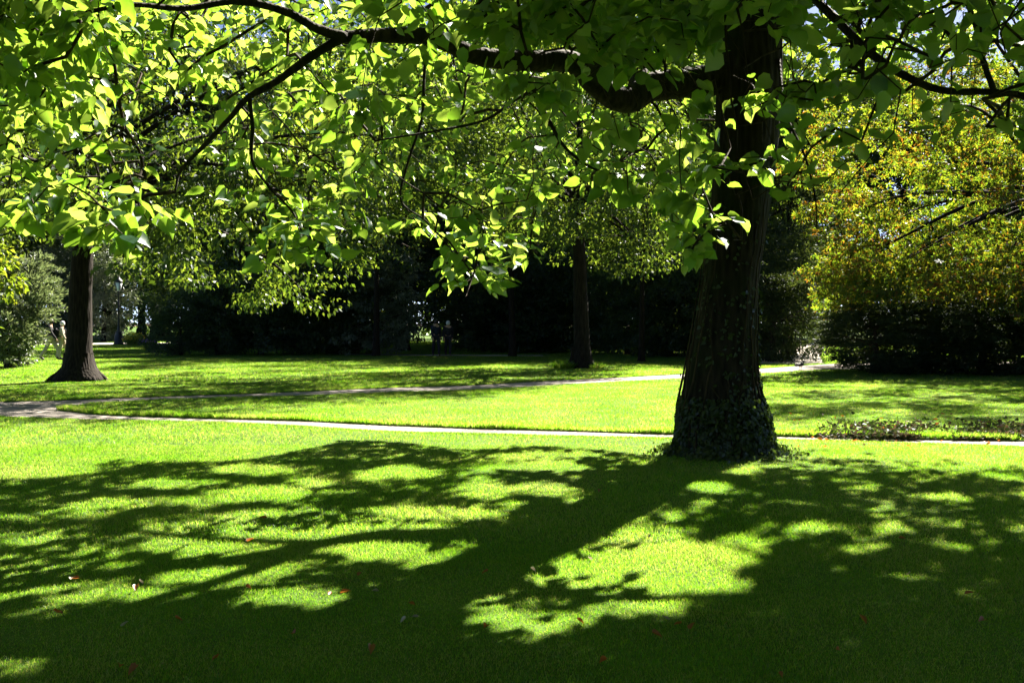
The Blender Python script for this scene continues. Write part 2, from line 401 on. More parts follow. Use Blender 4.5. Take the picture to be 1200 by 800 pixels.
# ------------------------------------------------------------------ main tree
ROOT = empty('broadleaf_tree', (TRUNK[0], TRUNK[1], 0), 'large dark trunked tree with heart shaped leaves and ivy clad foot beside the path', 'tree')
OFF = np.array([TRUNK[0], TRUNK[1], 0])
def big_trunk():
    Y = TRUNK[1]
    rows = [(540, 778, 912), (520, 783, 905), (500, 787, 902), (480, 791, 898), (440, 800, 889), (400, 808, 888), (330, 820, 890), (230, 833, 904), (150, 838, 913), (100, 840, 917), (40, 848, 917), (0, 852, 916), (-60, 856, 914), (-140, 862, 912)]
    zc, cx, rr = [], [], []
    for py, l, r in rows:
        p = wp((l+r)/2, py, Y); zc.append(p[2]); cx.append(p[0]); rr.append((r-l)/2/F*Y)
    zc = np.array(zc); cx = np.array(cx); rr = np.array(rr)*np.where(zc < 2.6, .90, .955); zc[0] = -.08; rr[:3] *= .92
    z = np.linspace(-.08, zc[-1], 110); k = 72
    x = np.interp(z, zc, cx); r = np.interp(z, zc, rr); r[z < .5] *= 1+.04*(1-z[z < .5]/.5)
    a = np.linspace(0, 2*np.pi, k, endpoint=False)
    A, Z = np.meshgrid(a, z)
    rg = np.abs(np.sin(A*11+1.5*np.sin(Z*1.6)+.9*np.sin(A*3)))**.6
    P = np.stack([np.cos(A)*2.2, np.sin(A)*2.2, Z*.7], -1)
    nz = noise3(P, 1.4)*.035+noise3(P, 4.5)*.02
    flare = np.clip(1-Z/.9, 0, 1)**2*(-.06+.09*np.sin(A*5+.6)+.05*np.sin(A*8))
    rad = r[:, None]*(1+.055*(rg-.6)+nz+flare)
    V = np.stack([x[:, None]+rad*np.cos(A), Y+rad*np.sin(A), Z], -1).reshape(-1, 3)-OFF
    i, j = np.meshgrid(np.arange(109), np.arange(k), indexing='ij'); i = i.ravel(); j = j.ravel(); j2 = (j+1) % k
    return mesh_np('trunk', V, [np.stack([i*k+j, i*k+j2, (i+1)*k+j2, (i+1)*k+j], 1)], M['bark'], ROOT, True), (zc, cx, rr)
trunk, (tz, tx, tr) = big_trunk()
top = np.array([np.interp(6.9, tz, tx), TRUNK[1], 6.9])
def W(*rows): return np.array([wp(*r) for r in rows])
limbs = []   # (points, radii)
def limb(P, r0, r1, n=8, wob=.06):
    C = catmull(P, n); t = np.linspace(0, 1, len(C)); limbs.append((C, r0+(r1-r0)*t**.8)); return C
limb(W((862, 88, 12.3), (815, 97, 12.1), (765, 102, 11.9), (732, 118, 11.7), (700, 100, 11.5), (672, 74, 11.3), (625, 72, 11.0), (560, 66, 10.6), (505, 44, 10.2), (450, 42, 9.9), (400, 44, 9.6)), .215, .062)
limb(W((404, 44, 9.6), (372, 34, 9.4), (335, 14, 9.1), (280, 2, 8.8), (215, 10, 8.4), (150, 6, 8.0), (80, 20, 7.7)), .055, .014)
limb(W((402, 44, 9.6), (365, 66, 9.5), (325, 95, 9.4), (290, 115, 9.2), (268, 140, 9.0), (235, 175, 8.7), (212, 200, 8.5), (205, 225, 8.4)), .05, .009)
limb(W((292, 114, 9.2), (296, 150, 9.3), (296, 190, 9.3), (318, 222, 9.2), (345, 252, 9.1), (352, 285, 9.0)), .022, .007)
limb(W((700, 100, 11.5), (690, 60, 11.0), (655, 20, 10.4), (600, -20, 9.6), (520, -60, 8.8), (420, -100, 8.0)), .11, .03)
limb(W((745, 108, 11.8), (752, 60, 12.3), (735, 20, 12.8), (700, -10, 13.5), (640, -30, 14.5), (560, -20, 15.5), (480, 20, 16.4)), .11, .03)
limb(W((600, 90, 10.9), (640, 96, 11.2), (602, 118, 10.8), (570, 140, 10.4), (520, 152, 10.0), (440, 165, 9.8)), .028, .008)
limb(W((615, 88, 11.0), (640, 135, 11.0), (660, 170, 10.9), (690, 195, 10.8), (720, 205, 10.8)), .03, .01)
limb(W((500, 45, 10.2), (497, 90, 10.2), (494, 140, 10.1), (478, 190, 10.0), (470, 235, 9.9), (500, 260, 9.8), (535, 300, 9.7)), .02, .006)
limb(W((885, 10, 12.3), (925, -25, 11.6), (968, 12, 10.8), (1020, 62, 10.2), (1062, 90, 9.9), (1105, 106, 9.7), (1160, 108, 9.4), (1215, 116, 9.1), (1290, 150, 8.8)), .06, .025)
limb(W((1165, 107, 9.4), (1152, 70, 9.3), (1140, 20, 9.2), (1110, -40, 9.2)), .03, .02)
limb(W((912, 60, 12.2), (920, 130, 11.2), (942, 180, 10.8), (955, 230, 10.6), (957, 265, 10.5)), .022, .006)
# leader and hidden upper limbs
limb(np.array([top-[0, 0, .6], top+[.05, .1, 1.2], top+[.25, .1, 3.0], top+[.2, -.1, 4.8], top+[.4, -.2, 6.2]]), .38, .05)
UPL = []
for i in range(13):
    UPL.append((i*2.4+.3, 5.4+.42*i, 8.4-.42*i))
for az, h0, ln in UPL:
    i = int(round((h0-5.4)/.42))
    if i in (0, 1, 3): continue
    if i == 3: az += .5
    d = np.array([math.cos(az), math.sin(az), 0])
    s = np.array([np.interp(min(h0, 6.8), tz, tx), TRUNK[1], h0])
    limb(np.array([s, s+d*ln*.25+[0, 0, .9], s+d*ln*.55+[0, 0, 1.7], s+d*ln*.85+[0, 0, 1.9], s+d*ln+[0, 0, 1.4]])+R.normal(0, .15, (5, 3))*np.array([0, 1, 1, 1, 1])[:, None], .16-.006*i, .03)
for C, r in limbs:
    t = Tubes(); t.add(C, r, 10, True, .05); t.build('limb', M['bark'], ROOT, OFF)

# shade map of the near lawn in photo pixels: which ground the crown shades
LITTOP = np.array([(-400, 545), (0, 562), (90, 557), (105, 545), (125, 539), (230, 544), (300, 540), (350, 526), (400, 515), (480, 515), (560, 523), (640, 520), (700, 523), (780, 532), (860, 526), (905, 519), (1000, 515), (1100, 520), (1600, 522)], float)
LIT = [(200, 566, 55, 7), (110, 592, 70, 6), (205, 590, 38, 8), (50, 604, 80, 5), (25, 635, 32, 6), (105, 645, 20, 5), (300, 553, 42, 9), (290, 584, 62, 9), (350, 570, 32, 6),
       (430, 560, 24, 5), (475, 553, 42, 7), (575, 575, 36, 13), (345, 609, 90, 10), (480, 600, 55, 8), (545, 603, 55, 6), (250, 622, 95, 9), (265, 641, 95, 13), (390, 634, 90, 15),
       (455, 648, 66, 12), (480, 622, 85, 8), (560, 622, 34, 6), (265, 674, 95, 12), (330, 668, 34, 8), (145, 695, 60, 5), (425, 710, 54, 9), (345, 701, 48, 7), (548, 660, 40, 12), (500, 694, 14, 8),
       (350, 750, 30, 6), (260, 766, 25, 5), (580, 729, 18, 6), (465, 787, 16, 6), (655, 575, 40, 9), (690, 588, 28, 7), (611, 591, 14, 5), (630, 616, 13, 4), (655, 547, 55, 6), (615, 533, 45, 5), (690, 531, 30, 3),
       (870, 553, 32, 8), (832, 573, 28, 6), (808, 591, 16, 5), (778, 600, 12, 6), (1100, 584, 55, 8), (990, 574, 28, 6), (930, 622, 52, 8), (1035, 618, 52, 9), (872, 637, 34, 7), (1020, 593, 16, 6),
       (1120, 616, 28, 6), (900, 590, 30, 4), (745, 650, 70, 34), (690, 672, 66, 16), (800, 664, 60, 30), (835, 685, 45, 14), (720, 632, 30, 14), (735, 713, 44, 6), (640, 726, 24, 6), (680, 722, 22, 5), (836, 640, 32, 7), (1180, 560, 25, 5), (60, 700, 20, 4), (35, 780, 35, 7)]
LIT = np.array(LIT, float)
_r = (LIT[:, 0] > 850) & (LIT[:, 1] < 630) & (LIT[:, 0] != 835); LIT[_r, 2:] *= .66; LIT[LIT[:, 1] > 694, 2:] *= np.array([1.25, 1.7])
def shade(px, py):
    px = np.asarray(px, float); py = np.asarray(py, float)
    wv = np.stack([px*.011, py*.045, 0*px], -1)
    px = px+15*noise3(wv, 1.0)+6*noise3(wv, 2.7); py = py+2.4*noise3(wv+5, 1.0)+1.6*noise3(wv+3, 2.6)
    s = np.ones(px.shape)
    s[py < np.interp(px, LITTOP[:, 0], LITTOP[:, 1])] = 0
    for cx, cy, rx, ry in LIT:
        s[((px-cx)/rx)**2+((py-cy)/ry)**2 < 1] = 0
    return s
def sh_px(P):
    x, y = shadow(P)
    yy = np.maximum(y, .3)
    return 600+x/yy*F, HZ+CAMH*F/yy, y
# outline of the leaves of this tree as seen from the lawn
LOW = np.array([(-300, 285), (-20, 275), (45, 268), (60, 225), (80, 255), (100, 285), (160, 292), (175, 262), (215, 232), (235, 240), (275, 262), (290, 315), (350, 318), (395, 305), (412, 262), (440, 268), (465, 285), (490, 292), (515, 352), (560, 352), (605, 320), (632, 300), (640, 250), (670, 215), (720, 225), (760, 235), (780, 258), (800, 290), (870, 292), (885, 238), (930, 240), (945, 185), (960, 262), (985, 250), (1005, 200), (1040, 178), (1100, 168), (1160, 160), (1230, 172), (1500, 200)], float)
HOLES = [(440, 300, 28, 30, .0), (505, 190, 32, 62, .3), (590, 165, 52, 40, .4), (690, 235, 34, 26, .3), (345, 165, 30, 32, .3), (200, 190, 26, 26, .45), (755, 120, 50, 16, .2), (830, 97, 45, 18, .08), (858, 155, 42, 16, .12), (860, 232, 45, 22, .15),
         (640, 78, 70, 16, .25), (530, 58, 60, 14, .3), (430, 44, 50, 12, .2), (330, 92, 45, 14, .25), (730, 118, 34, 20, .1), (870, 60, 40, 20, .3), (225, 218, 18, 20, .2), (60, 180, 25, 16, .5)]
def vis_density(px, py):
    d = (py < np.interp(px, LOW[:, 0], LOW[:, 1])).astype(float)
    for cx, cy, rx, ry, v in HOLES:
        d = np.where(((px-cx)/rx)**2+((py-cy)/ry)**2 < 1, np.minimum(d, v), d)
    d = np.where((px > 935) & (py < 300), d*np.where(py > 120, .08, .24), d)
    d = np.where((px > 640) & (px < 830) & (py > 130), d*.8, d)
    return d
rc = np.random.default_rng(77)
cells = {}
def cell(x, y): return np.round(x/.26).astype(int), np.round(y/.26).astype(int)
clusters = []
def grow(n, gen, test):
    P = gen(n); ok = test(P); return P[ok]
# 1. leaves in the picture
def gen_vis(n):
    px = rc.uniform(-60, 1260, n); py = rc.uniform(-15, 355, n)
    Y = np.where(px < 830, 6.9+9.0*rc.random(n)**.8, rc.uniform(6.2, 12.0, n))
    return np.stack([(px-600)/F*Y, Y, CAMH-(py-HZ)/F*Y], 1)
def sh_ok(P, pl):
    sx, sy, yy = sh_px(P)
    s = shade(sx, sy)
    out = (sx < -120) | (sx > 1320) | (sy > 860) | (yy < 3.5)
    return np.where(out, True, (s > 0) | (rc.random(len(P)) < pl))
def in_crown(P, grow=1.0):
    q = ((P[:, 0]-2.0)/(9.6*grow))**2+((P[:, 1]-11.3)/(8.6*grow))**2+((P[:, 2]-5.5)/(8.5*grow))**2
    return q < 1
# fewer where the photo is open, all of them within the crown and off the sunny ground
P = gen_vis(26000)
px, py = proj(P)
darkz = ((px > 600) & (py < 115)) | (px > 925) | ((px < 215) & (py < 120)) | ((px > 560) & (py < 60)) | ((px > 790) & (px < 925))
def deepz(sx, sy): return ((sy > 735) | ((sx > 890) & (sy > 650)) | ((sx < 560) & (sy > 715))) & (sx > -60) & (sx < 1260) & (sy < 900)
a_x, a_y, _ = sh_px(P); dz = deepz(a_x, a_y)
ok = in_crown(P) & (rc.random(len(P)) < vis_density(px, py)) & sh_ok(P, .02)
ok &= np.where(darkz, dz | (a_y > 800) | (rc.random(len(P)) < .25), ~dz | (rc.random(len(P)) < .06))
ok &= ~(~darkz & (a_y > 860) & (rc.random(len(P)) < .75))
ok &= noise3(P, .95) > -.15+rc.normal(0, .25, len(P))
# keep leaves clear of the front of the trunk
P = P[ok]; px, py = proj(P); darkz = darkz[ok]
# in the sunny part of the crown hardly any two sprays share one ray of sun
seen = {}; kp = []
for i in rc.permutation(len(P)):
    kx = tuple(int(v) for v in np.round(np.array(shadow(P[i]))/.26)); m_ = 3 if darkz[i] else 1
    if seen.get(kx, 0) < m_: seen[kx] = seen.get(kx, 0)+1; kp.append(i)
P = P[kp]
area_per = 330.0                                         # px^2 of picture per cluster
w_ = (P[:, 1]/9.0)**2
order = rc.permutation(len(P)); P = P[order][:1350]
# the sunny far side of the crown
nf = 30000
fx = rc.uniform(-60, 1230, nf); fy = rc.uniform(-20, 300, nf); fY = rc.uniform(14.0, 20.0, nf)
Q = np.stack([(fx-600)/F*fY, fY, CAMH-(fy-HZ)/F*fY], 1)
a_x, a_y, _ = sh_px(Q)
low_far = np.interp(fx, [-60, 0, 200, 350, 500, 620, 700, 780, 850, 930, 1000, 1230], [230, 225, 215, 225, 235, 235, 232, 250, 262, 120, 70, 50])
ok = (fy < low_far) & (((Q[:, 0]-1.2)/10)**2+((Q[:, 1]-11.5)/8.6)**2 < 1) & (Q[:, 2] > 2.9) & (shade(a_x, a_y) > 0) & (a_x > -150) & (a_x < 1330)
ok &= rc.random(nf) < np.where(np.hypot(fx-505, (fy-190)*.6) < 34, .2, 1)
Q = Q[ok][:430]

P = np.vstack([P, Q])
VIS = P
# extra hand-placed drooping sprays
HAND = [(30, 248, 7.2), (18, 262, 7.0), (48, 252, 7.3), (110, 272, 6.9), (130, 262, 7.0), (150, 280, 6.9), (95, 268, 7.0), (165, 245, 7.4), (140, 250, 7.2), (178, 268, 7.3), (300, 300, 8.4), (330, 292, 8.4), (365, 298, 8.5), (390, 285, 8.5), (320, 268, 8.6), (350, 262, 8.6), (375, 255, 8.6),
        (540, 335, 10.2), (560, 322, 10.3), (585, 312, 10.3), (525, 318, 10.2), (605, 298, 10.4), (550, 295, 10.4), (575, 285, 10.4), (520, 290, 10.3), (500, 275, 10.4), (535, 268, 10.4), (565, 262, 10.5), (595, 268, 10.5), (490, 262, 10.4), (470, 262, 10.5),
        (858, 88, 9.2), (880, 98, 9.2), (868, 118, 9.3), (890, 120, 9.4), (815, 188, 9.0), (840, 182, 8.9), (865, 190, 8.9), (890, 186, 8.9), (912, 190, 9.0), (850, 205, 9.0), (880, 208, 9.1), (825, 205, 9.0), (800, 196, 9.2), (850, 262, 9.6), (835, 250, 9.6), (815, 285, 9.9), (825, 275, 9.8), (806, 300, 10.),
        (640, 20, 7.0), (665, 45, 7.0), (690, 25, 6.8), (700, 60, 7.1), (640, 60, 7.3), (720, 40, 7.0), (760, 20, 6.8), (800, 25, 6.7), (850, 20, 6.8), (900, 15, 6.9), (680, 80, 7.2), (610, 35, 7.2), (585, 55, 7.4), (1030, 20, 7.0), (1090, 30, 7.1), (1150, 45, 7.2), (1180, 25, 7.0), (1000, 80, 7.6), (1040, 95, 7.5), (980, 150, 7.9), (1010, 165, 7.8), (1090, 140, 7.6), (1130, 130, 7.5), (1180, 140, 7.4)]
HANDP = np.array([wp(*h) for h in HAND])
# 2. the crown above the picture, where the lawn wants shade
cov = {}
def add_cov(P, lim=1):
    x, y = shadow(P); a, b = cell(x, y)
    for i in zip(a, b): cov[i] = cov.get(i, 0)+1
add_cov(VIS); add_cov(HANDP)
UP = []
def gen_up(n):
    u = rc.uniform(-1, 1, (n, 3)); P = np.array([2.0, 10.6, 6.5])+u*np.array([11.5, 10.5, 6.8])
    return P
P = gen_up(160000)
px, py = proj(P)
up = (py < -25) | (P[:, 1] < 1.0)
sx, sy, yy = sh_px(P)
inframe = (sx > -120) & (sx < 1320) & (sy < 860) & (yy > 3.5)
s = shade(sx, sy)
ok = up & in_crown(P, 1.12) & (P[:, 2] > 3.4) & ((P[:, 2]-3) > .0) & np.where(inframe, s > 0, rc.random(len(P)) < np.where((sx < -120) & (yy > 3.5), .015, .5))
P = P[ok]; inf = inframe[ok]; sxx = sx[ok]; syy = sy[ok]
a, b = cell(*shadow(P))
for i in range(len(P)):
    need = 4 if deepz(sxx[i], syy[i]) else 2 if (sxx[i] > 900 or (syy[i] > 690 and sxx[i] > 560)) else 1
    if not inf[i]: need = 2
    kx = (a[i], b[i])
    if cov.get(kx, 0) < need:
        cov[kx] = cov.get(kx, 0)+1; UP.append(P[i])
UP = np.array(UP)
# the shady top and right of the crown has more foliage sunward of it
vx, vy = proj(VIS); u_, v_, _ = sh_px(VIS)
DK = VIS[((vx > 600) & (vy < 110)) | (vx > 930) | ((vx < 215) & (vy < 110) & deepz(u_, v_))]
EX = []
for q in np.vstack([DK, HANDP[48:]]):
    got = 0
    for _ in range(30):
        zz = rc.uniform(q[2]+.6, 12.5); t = (zz-q[2])/math.tan(EL)
        e = np.array([q[0]+SH[0]*t, q[1]+SH[1]*t, zz])+rc.normal(0, .08, 3); ex, ey = proj(e)
        if in_crown(e[None], 1.15)[0] and ey < -30:
            EX.append(e); got += 1
            if got >= 3: break
UP = np.vstack([UP, np.array(EX)])
# every shaded spot of the lawn gets foliage somewhere up its ray of sun
FL = []
for gy in np.arange(4.2, 14.6, .2):
    for gx_ in np.arange(-.6*gy, .6*gy, .2):
        u, v = 600+gx_/gy*F, HZ+CAMH*F/gy
        if shade(np.array([u]), np.array([v]))[0] < .5: continue
        kx = tuple(int(q) for q in np.round(np.array([gx_, gy])/.26)); need = 4 if (deepz(u, v) or v > 712) else 3 if (380 < u < 720 and v < 612) else 2
        for _ in range(need-cov.get(kx, 0)):
            zz = rc.uniform(2.2, 12.5, 24); t = zz/math.tan(EL)
            C_ = np.stack([gx_+SH[0]*t, gy+SH[1]*t, zz], 1)+np.array([rc.normal(0, .06), rc.normal(0, .06), 0])
            a_x, a_y = proj(C_)
            lowf = np.interp(a_x, [-60, 0, 200, 350, 500, 620, 700, 780, 850, 930, 1000, 1230], [230, 225, 215, 225, 235, 235, 232, 250, 262, 120, 70, 50])
            good = in_crown(C_, 1.12) & ((a_y < -15) | ((a_y < lowf) & (C_[:, 1] > 13.5) & (rc.random(24) < .35))) & (np.hypot(C_[:, 0]-2.6, C_[:, 1]-TRUNK[1]) > .9)
            if good.any():
                FL.append(C_[np.argmax(good)]); cov[kx] = cov.get(kx, 0)+1
FL = np.array(FL); UP = np.vstack([UP, FL])

def thin(A, B, rad, dz, p, guard=None):
    ax, ay = shadow(A); bx, by = shadow(B); out = np.zeros(len(A), bool)
    for i in range(len(B)):
        out |= (np.hypot(ax-bx[i], ay-by[i]) < rad) & (A[:, 2] > B[i, 2]+dz)
    out &= rc.random(len(A)) < p
    return A[~out]
BR = np.vstack([HANDP[:17+13], HANDP[30:48]])
VIS = thin(VIS, BR, .36, .25, .9); UP = thin(UP, BR, .36, .25, .93)
vx, vy = proj(VIS); u_, v_, _ = sh_px(VIS)
BV = VIS[(vy > 40) & (vx < 830) & ~deepz(u_, v_) & (rc.random(len(VIS)) < .75)]
UP = thin(UP, BV, .2, .3, .65)
CL = np.vstack([HANDP, VIS, UP])

# twigs: every cluster joins the nearest wood already there
nodes = [np.zeros((0, 3))]; par = []; rad = []
for C, r in limbs:
    nodes.append(C)
node = np.vstack(nodes); nfix = len(node)
cap = nfix+len(CL)*4+10
NO = np.zeros((cap, 3)); NO[:nfix] = node; parent = np.full(cap, -1); cnt = nfix
dist = np.array([np.min(np.sum((node-c)**2, 1)) for c in CL])
tipnode = np.zeros(len(CL), int)
for ci in np.argsort(dist):
    c = CL[ci]
    d = np.sum((NO[:cnt]-c)**2, 1); j = int(np.argmin(d)); L_ = math.sqrt(d[j])
    st = NO[j]; k = 1 if L_ < .35 else (2 if L_ < .9 else 3)
    prev = j
    for t in np.linspace(0, 1, k+1)[1:]:
        q = st*(1-t)+c*t+np.array([0, 0, .10*L_*math.sin(math.pi*t)])+(rc.normal(0, .04*L_, 3) if t < 1 else 0)
        NO[cnt] = q; parent[cnt] = prev; prev = cnt; cnt += 1
    tipnode[ci] = prev
load = np.zeros(cnt)
load[tipnode] += 1
for i in range(cnt-1, nfix-1, -1):
    if parent[i] >= 0: load[parent[i]] += load[i]
rd = np.clip(.003*np.sqrt(load+.6), .003, .017)
tw = Tubes()
kids = {}
for i in range(nfix, cnt): kids.setdefault(parent[i], []).append(i)
used = np.zeros(cnt, bool)
for i in range(nfix, cnt):
    if used[i]: continue
    chain = [parent[i], i]; used[i] = True; j = i
    while True:
        nx = [q for q in kids.get(j, []) if not used[q]]
        if not nx: break
        j = max(nx, key=lambda q: load[q]); used[j] = True; chain.append(j)
    C = NO[chain]; r = rd[chain].copy(); r[0] = min(r[0], r[1]*1.1)
    tw.add(C, r, 5 if r.max() > .01 else 4, False)
tw.build('twig_growth', M['twig'], ROOT, OFF)

# leaves of the clusters
nl = rc.integers(6, 10, len(CL)); rep = np.repeat(np.arange(len(CL)), nl)
tdir = NO[tipnode]-NO[parent[tipnode]]; tdir /= np.linalg.norm(tdir, axis=1, keepdims=True)+1e-9
n = len(rep)
o_ = rand_dirs(n, rc)*np.array([1, 1, .55]); 
spread = rc.uniform(.05, .24, n)[:, None]
LP = CL[rep]+o_*spread-tdir[rep]*rc.uniform(0, .22, n)[:, None]
LD = o_*np.array([1, 1, .4])+tdir[rep]*.35+np.array([0, 0, -.38])+rc.normal(0, .2, (n, 3))
LU = np.array([0, 0, 1.])+rc.normal(0, .35, (n, 3))
sz = rc.uniform(.095, .19, n)
mid_ = LP+.5*sz[:, None]*LD/np.linalg.norm(LD, axis=1, keepdims=True)
px, py = proj(mid_)
hand = rep < len(HANDP)
infr = (px > 0) & (px < 1200) & (py > 0) & (py < 800)
keep = sh_ok(mid_, .03) | hand
keep &= hand | ~infr | (py < np.interp(px, LOW[:, 0], LOW[:, 1])+12)
dt = np.hypot(mid_[:, 0]-np.interp(mid_[:, 2], tz, tx), mid_[:, 1]-TRUNK[1])
keep &= dt > .62
keep &= mid_[:, 2] > 1.7
# bare wood stays in view: fewer leaves right in front of the big limbs and the trunk
front = np.zeros(n, bool)
for C, r in [limbs[0], limbs[0], limbs[2], limbs[9]]:
    cx, cy = proj(C); rp = r/C[:, 1]*F+5
    d = np.hypot(px[:, None]-cx[None], py[:, None]-cy[None])-rp[None]
    j = d.argmin(1); front |= (d.min(1) < 4) & (mid_[:, 1] < C[j, 1])
tl = np.interp(py, [0, 100, 230, 330, 440], [848, 840, 833, 820, 800]); tr_ = np.interp(py, [0, 130, 230, 330, 440], [916, 917, 904, 892, 890])
ftr = (px > tl-4) & (px < tr_+4) & (mid_[:, 1] < TRUNK[1]) & ~hand & (py > 20)
gap = noise3(mid_, 1.25)
keep &= hand | ~infr | (px > 930) | (py < 90) | (gap > -.62+.25*rc.normal(size=n))
keep &= hand | ~infr | (px < 925) | (rc.random(n) < np.where(gap > .1, .6, .12))
keep &= ~(front & (rc.random(n) < np.where(px > 600, .85, .7))) & ~(ftr & (rc.random(n) < .95))

leaf_cloud('foliage', LP[keep]-OFF, LD[keep], LU[keep], sz[keep], heart_leaf(), M['big_leaf'], ROOT, rc, .45, True, True)

# ivy round the foot
def ivy():
    rng = np.random.default_rng(9)
    n = 12000; z = np.where(rng.random(n) < .62, np.abs(rng.normal(0, .42, n)), rng.uniform(0, 3.2, n))
    a = rng.uniform(0, 2*np.pi, n)
    keep = rng.random(n) < np.where(z < .7, 1, np.clip(.5-.15*z, .03, 1)*(.55+.45*np.sign(noise3(np.stack([np.cos(a)*2, np.sin(a)*2, z], 1), 1.5))))
    z = z[keep]; a = a[keep]; n = len(z)
    r = np.interp(z, tz, tr); x = np.interp(z, tz, tx)
    out = np.where(z < .75, rng.uniform(.0, .085, n)*np.clip(1.15-z, .15, 1.1)*(1+.6*noise3(np.stack([np.cos(a)*2, np.sin(a)*2, z*2], 1), 1.2)), rng.uniform(0.0, .05, n))+.01+np.clip(.12-z, 0, 1)*np.abs(rng.normal(0, 1.6, n))
    d = np.stack([np.cos(a), np.sin(a), 0*a], 1)
    p = np.stack([x, np.full(n, TRUNK[1]), np.maximum(z, .02)], 1)+d*(r+out)[:, None]
    dirs = np.stack([-d[:, 1], d[:, 0], 0*a], 1)*rng.normal(0, .8, n)[:, None]+d*.35+np.array([0, 0, -.6])
    root = empty('ivy_plant', (TRUNK[0], TRUNK[1], 0), 'dark ivy climbing round the foot of the large trunk', 'ivy')
    leaf_cloud('foliage', p-OFF, dirs, d+rng.normal(0, .4, (n, 3))+np.array([0, 0, .3]), rng.uniform(.03, .065, n), heart_leaf(), M['ivy_leaf'], root, rng, .4)
    t = Tubes()
    for i in range(26):
        a0 = rng.uniform(0, 6.28); h = rng.uniform(.8, 3.4); zz = np.linspace(0.02, h, 14); aa = a0+np.cumsum(rng.normal(0, .06, 14))
        rr = np.interp(zz, tz, tr)*1.05+.015; xx = np.interp(zz, tz, tx)
        t.add(np.stack([xx+rr*np.cos(aa), TRUNK[1]+rr*np.sin(aa), zz], 1), np.linspace(.016, .006, 14), 5, False)
    t.build('stem', M['twig'], root, OFF)
ivy()

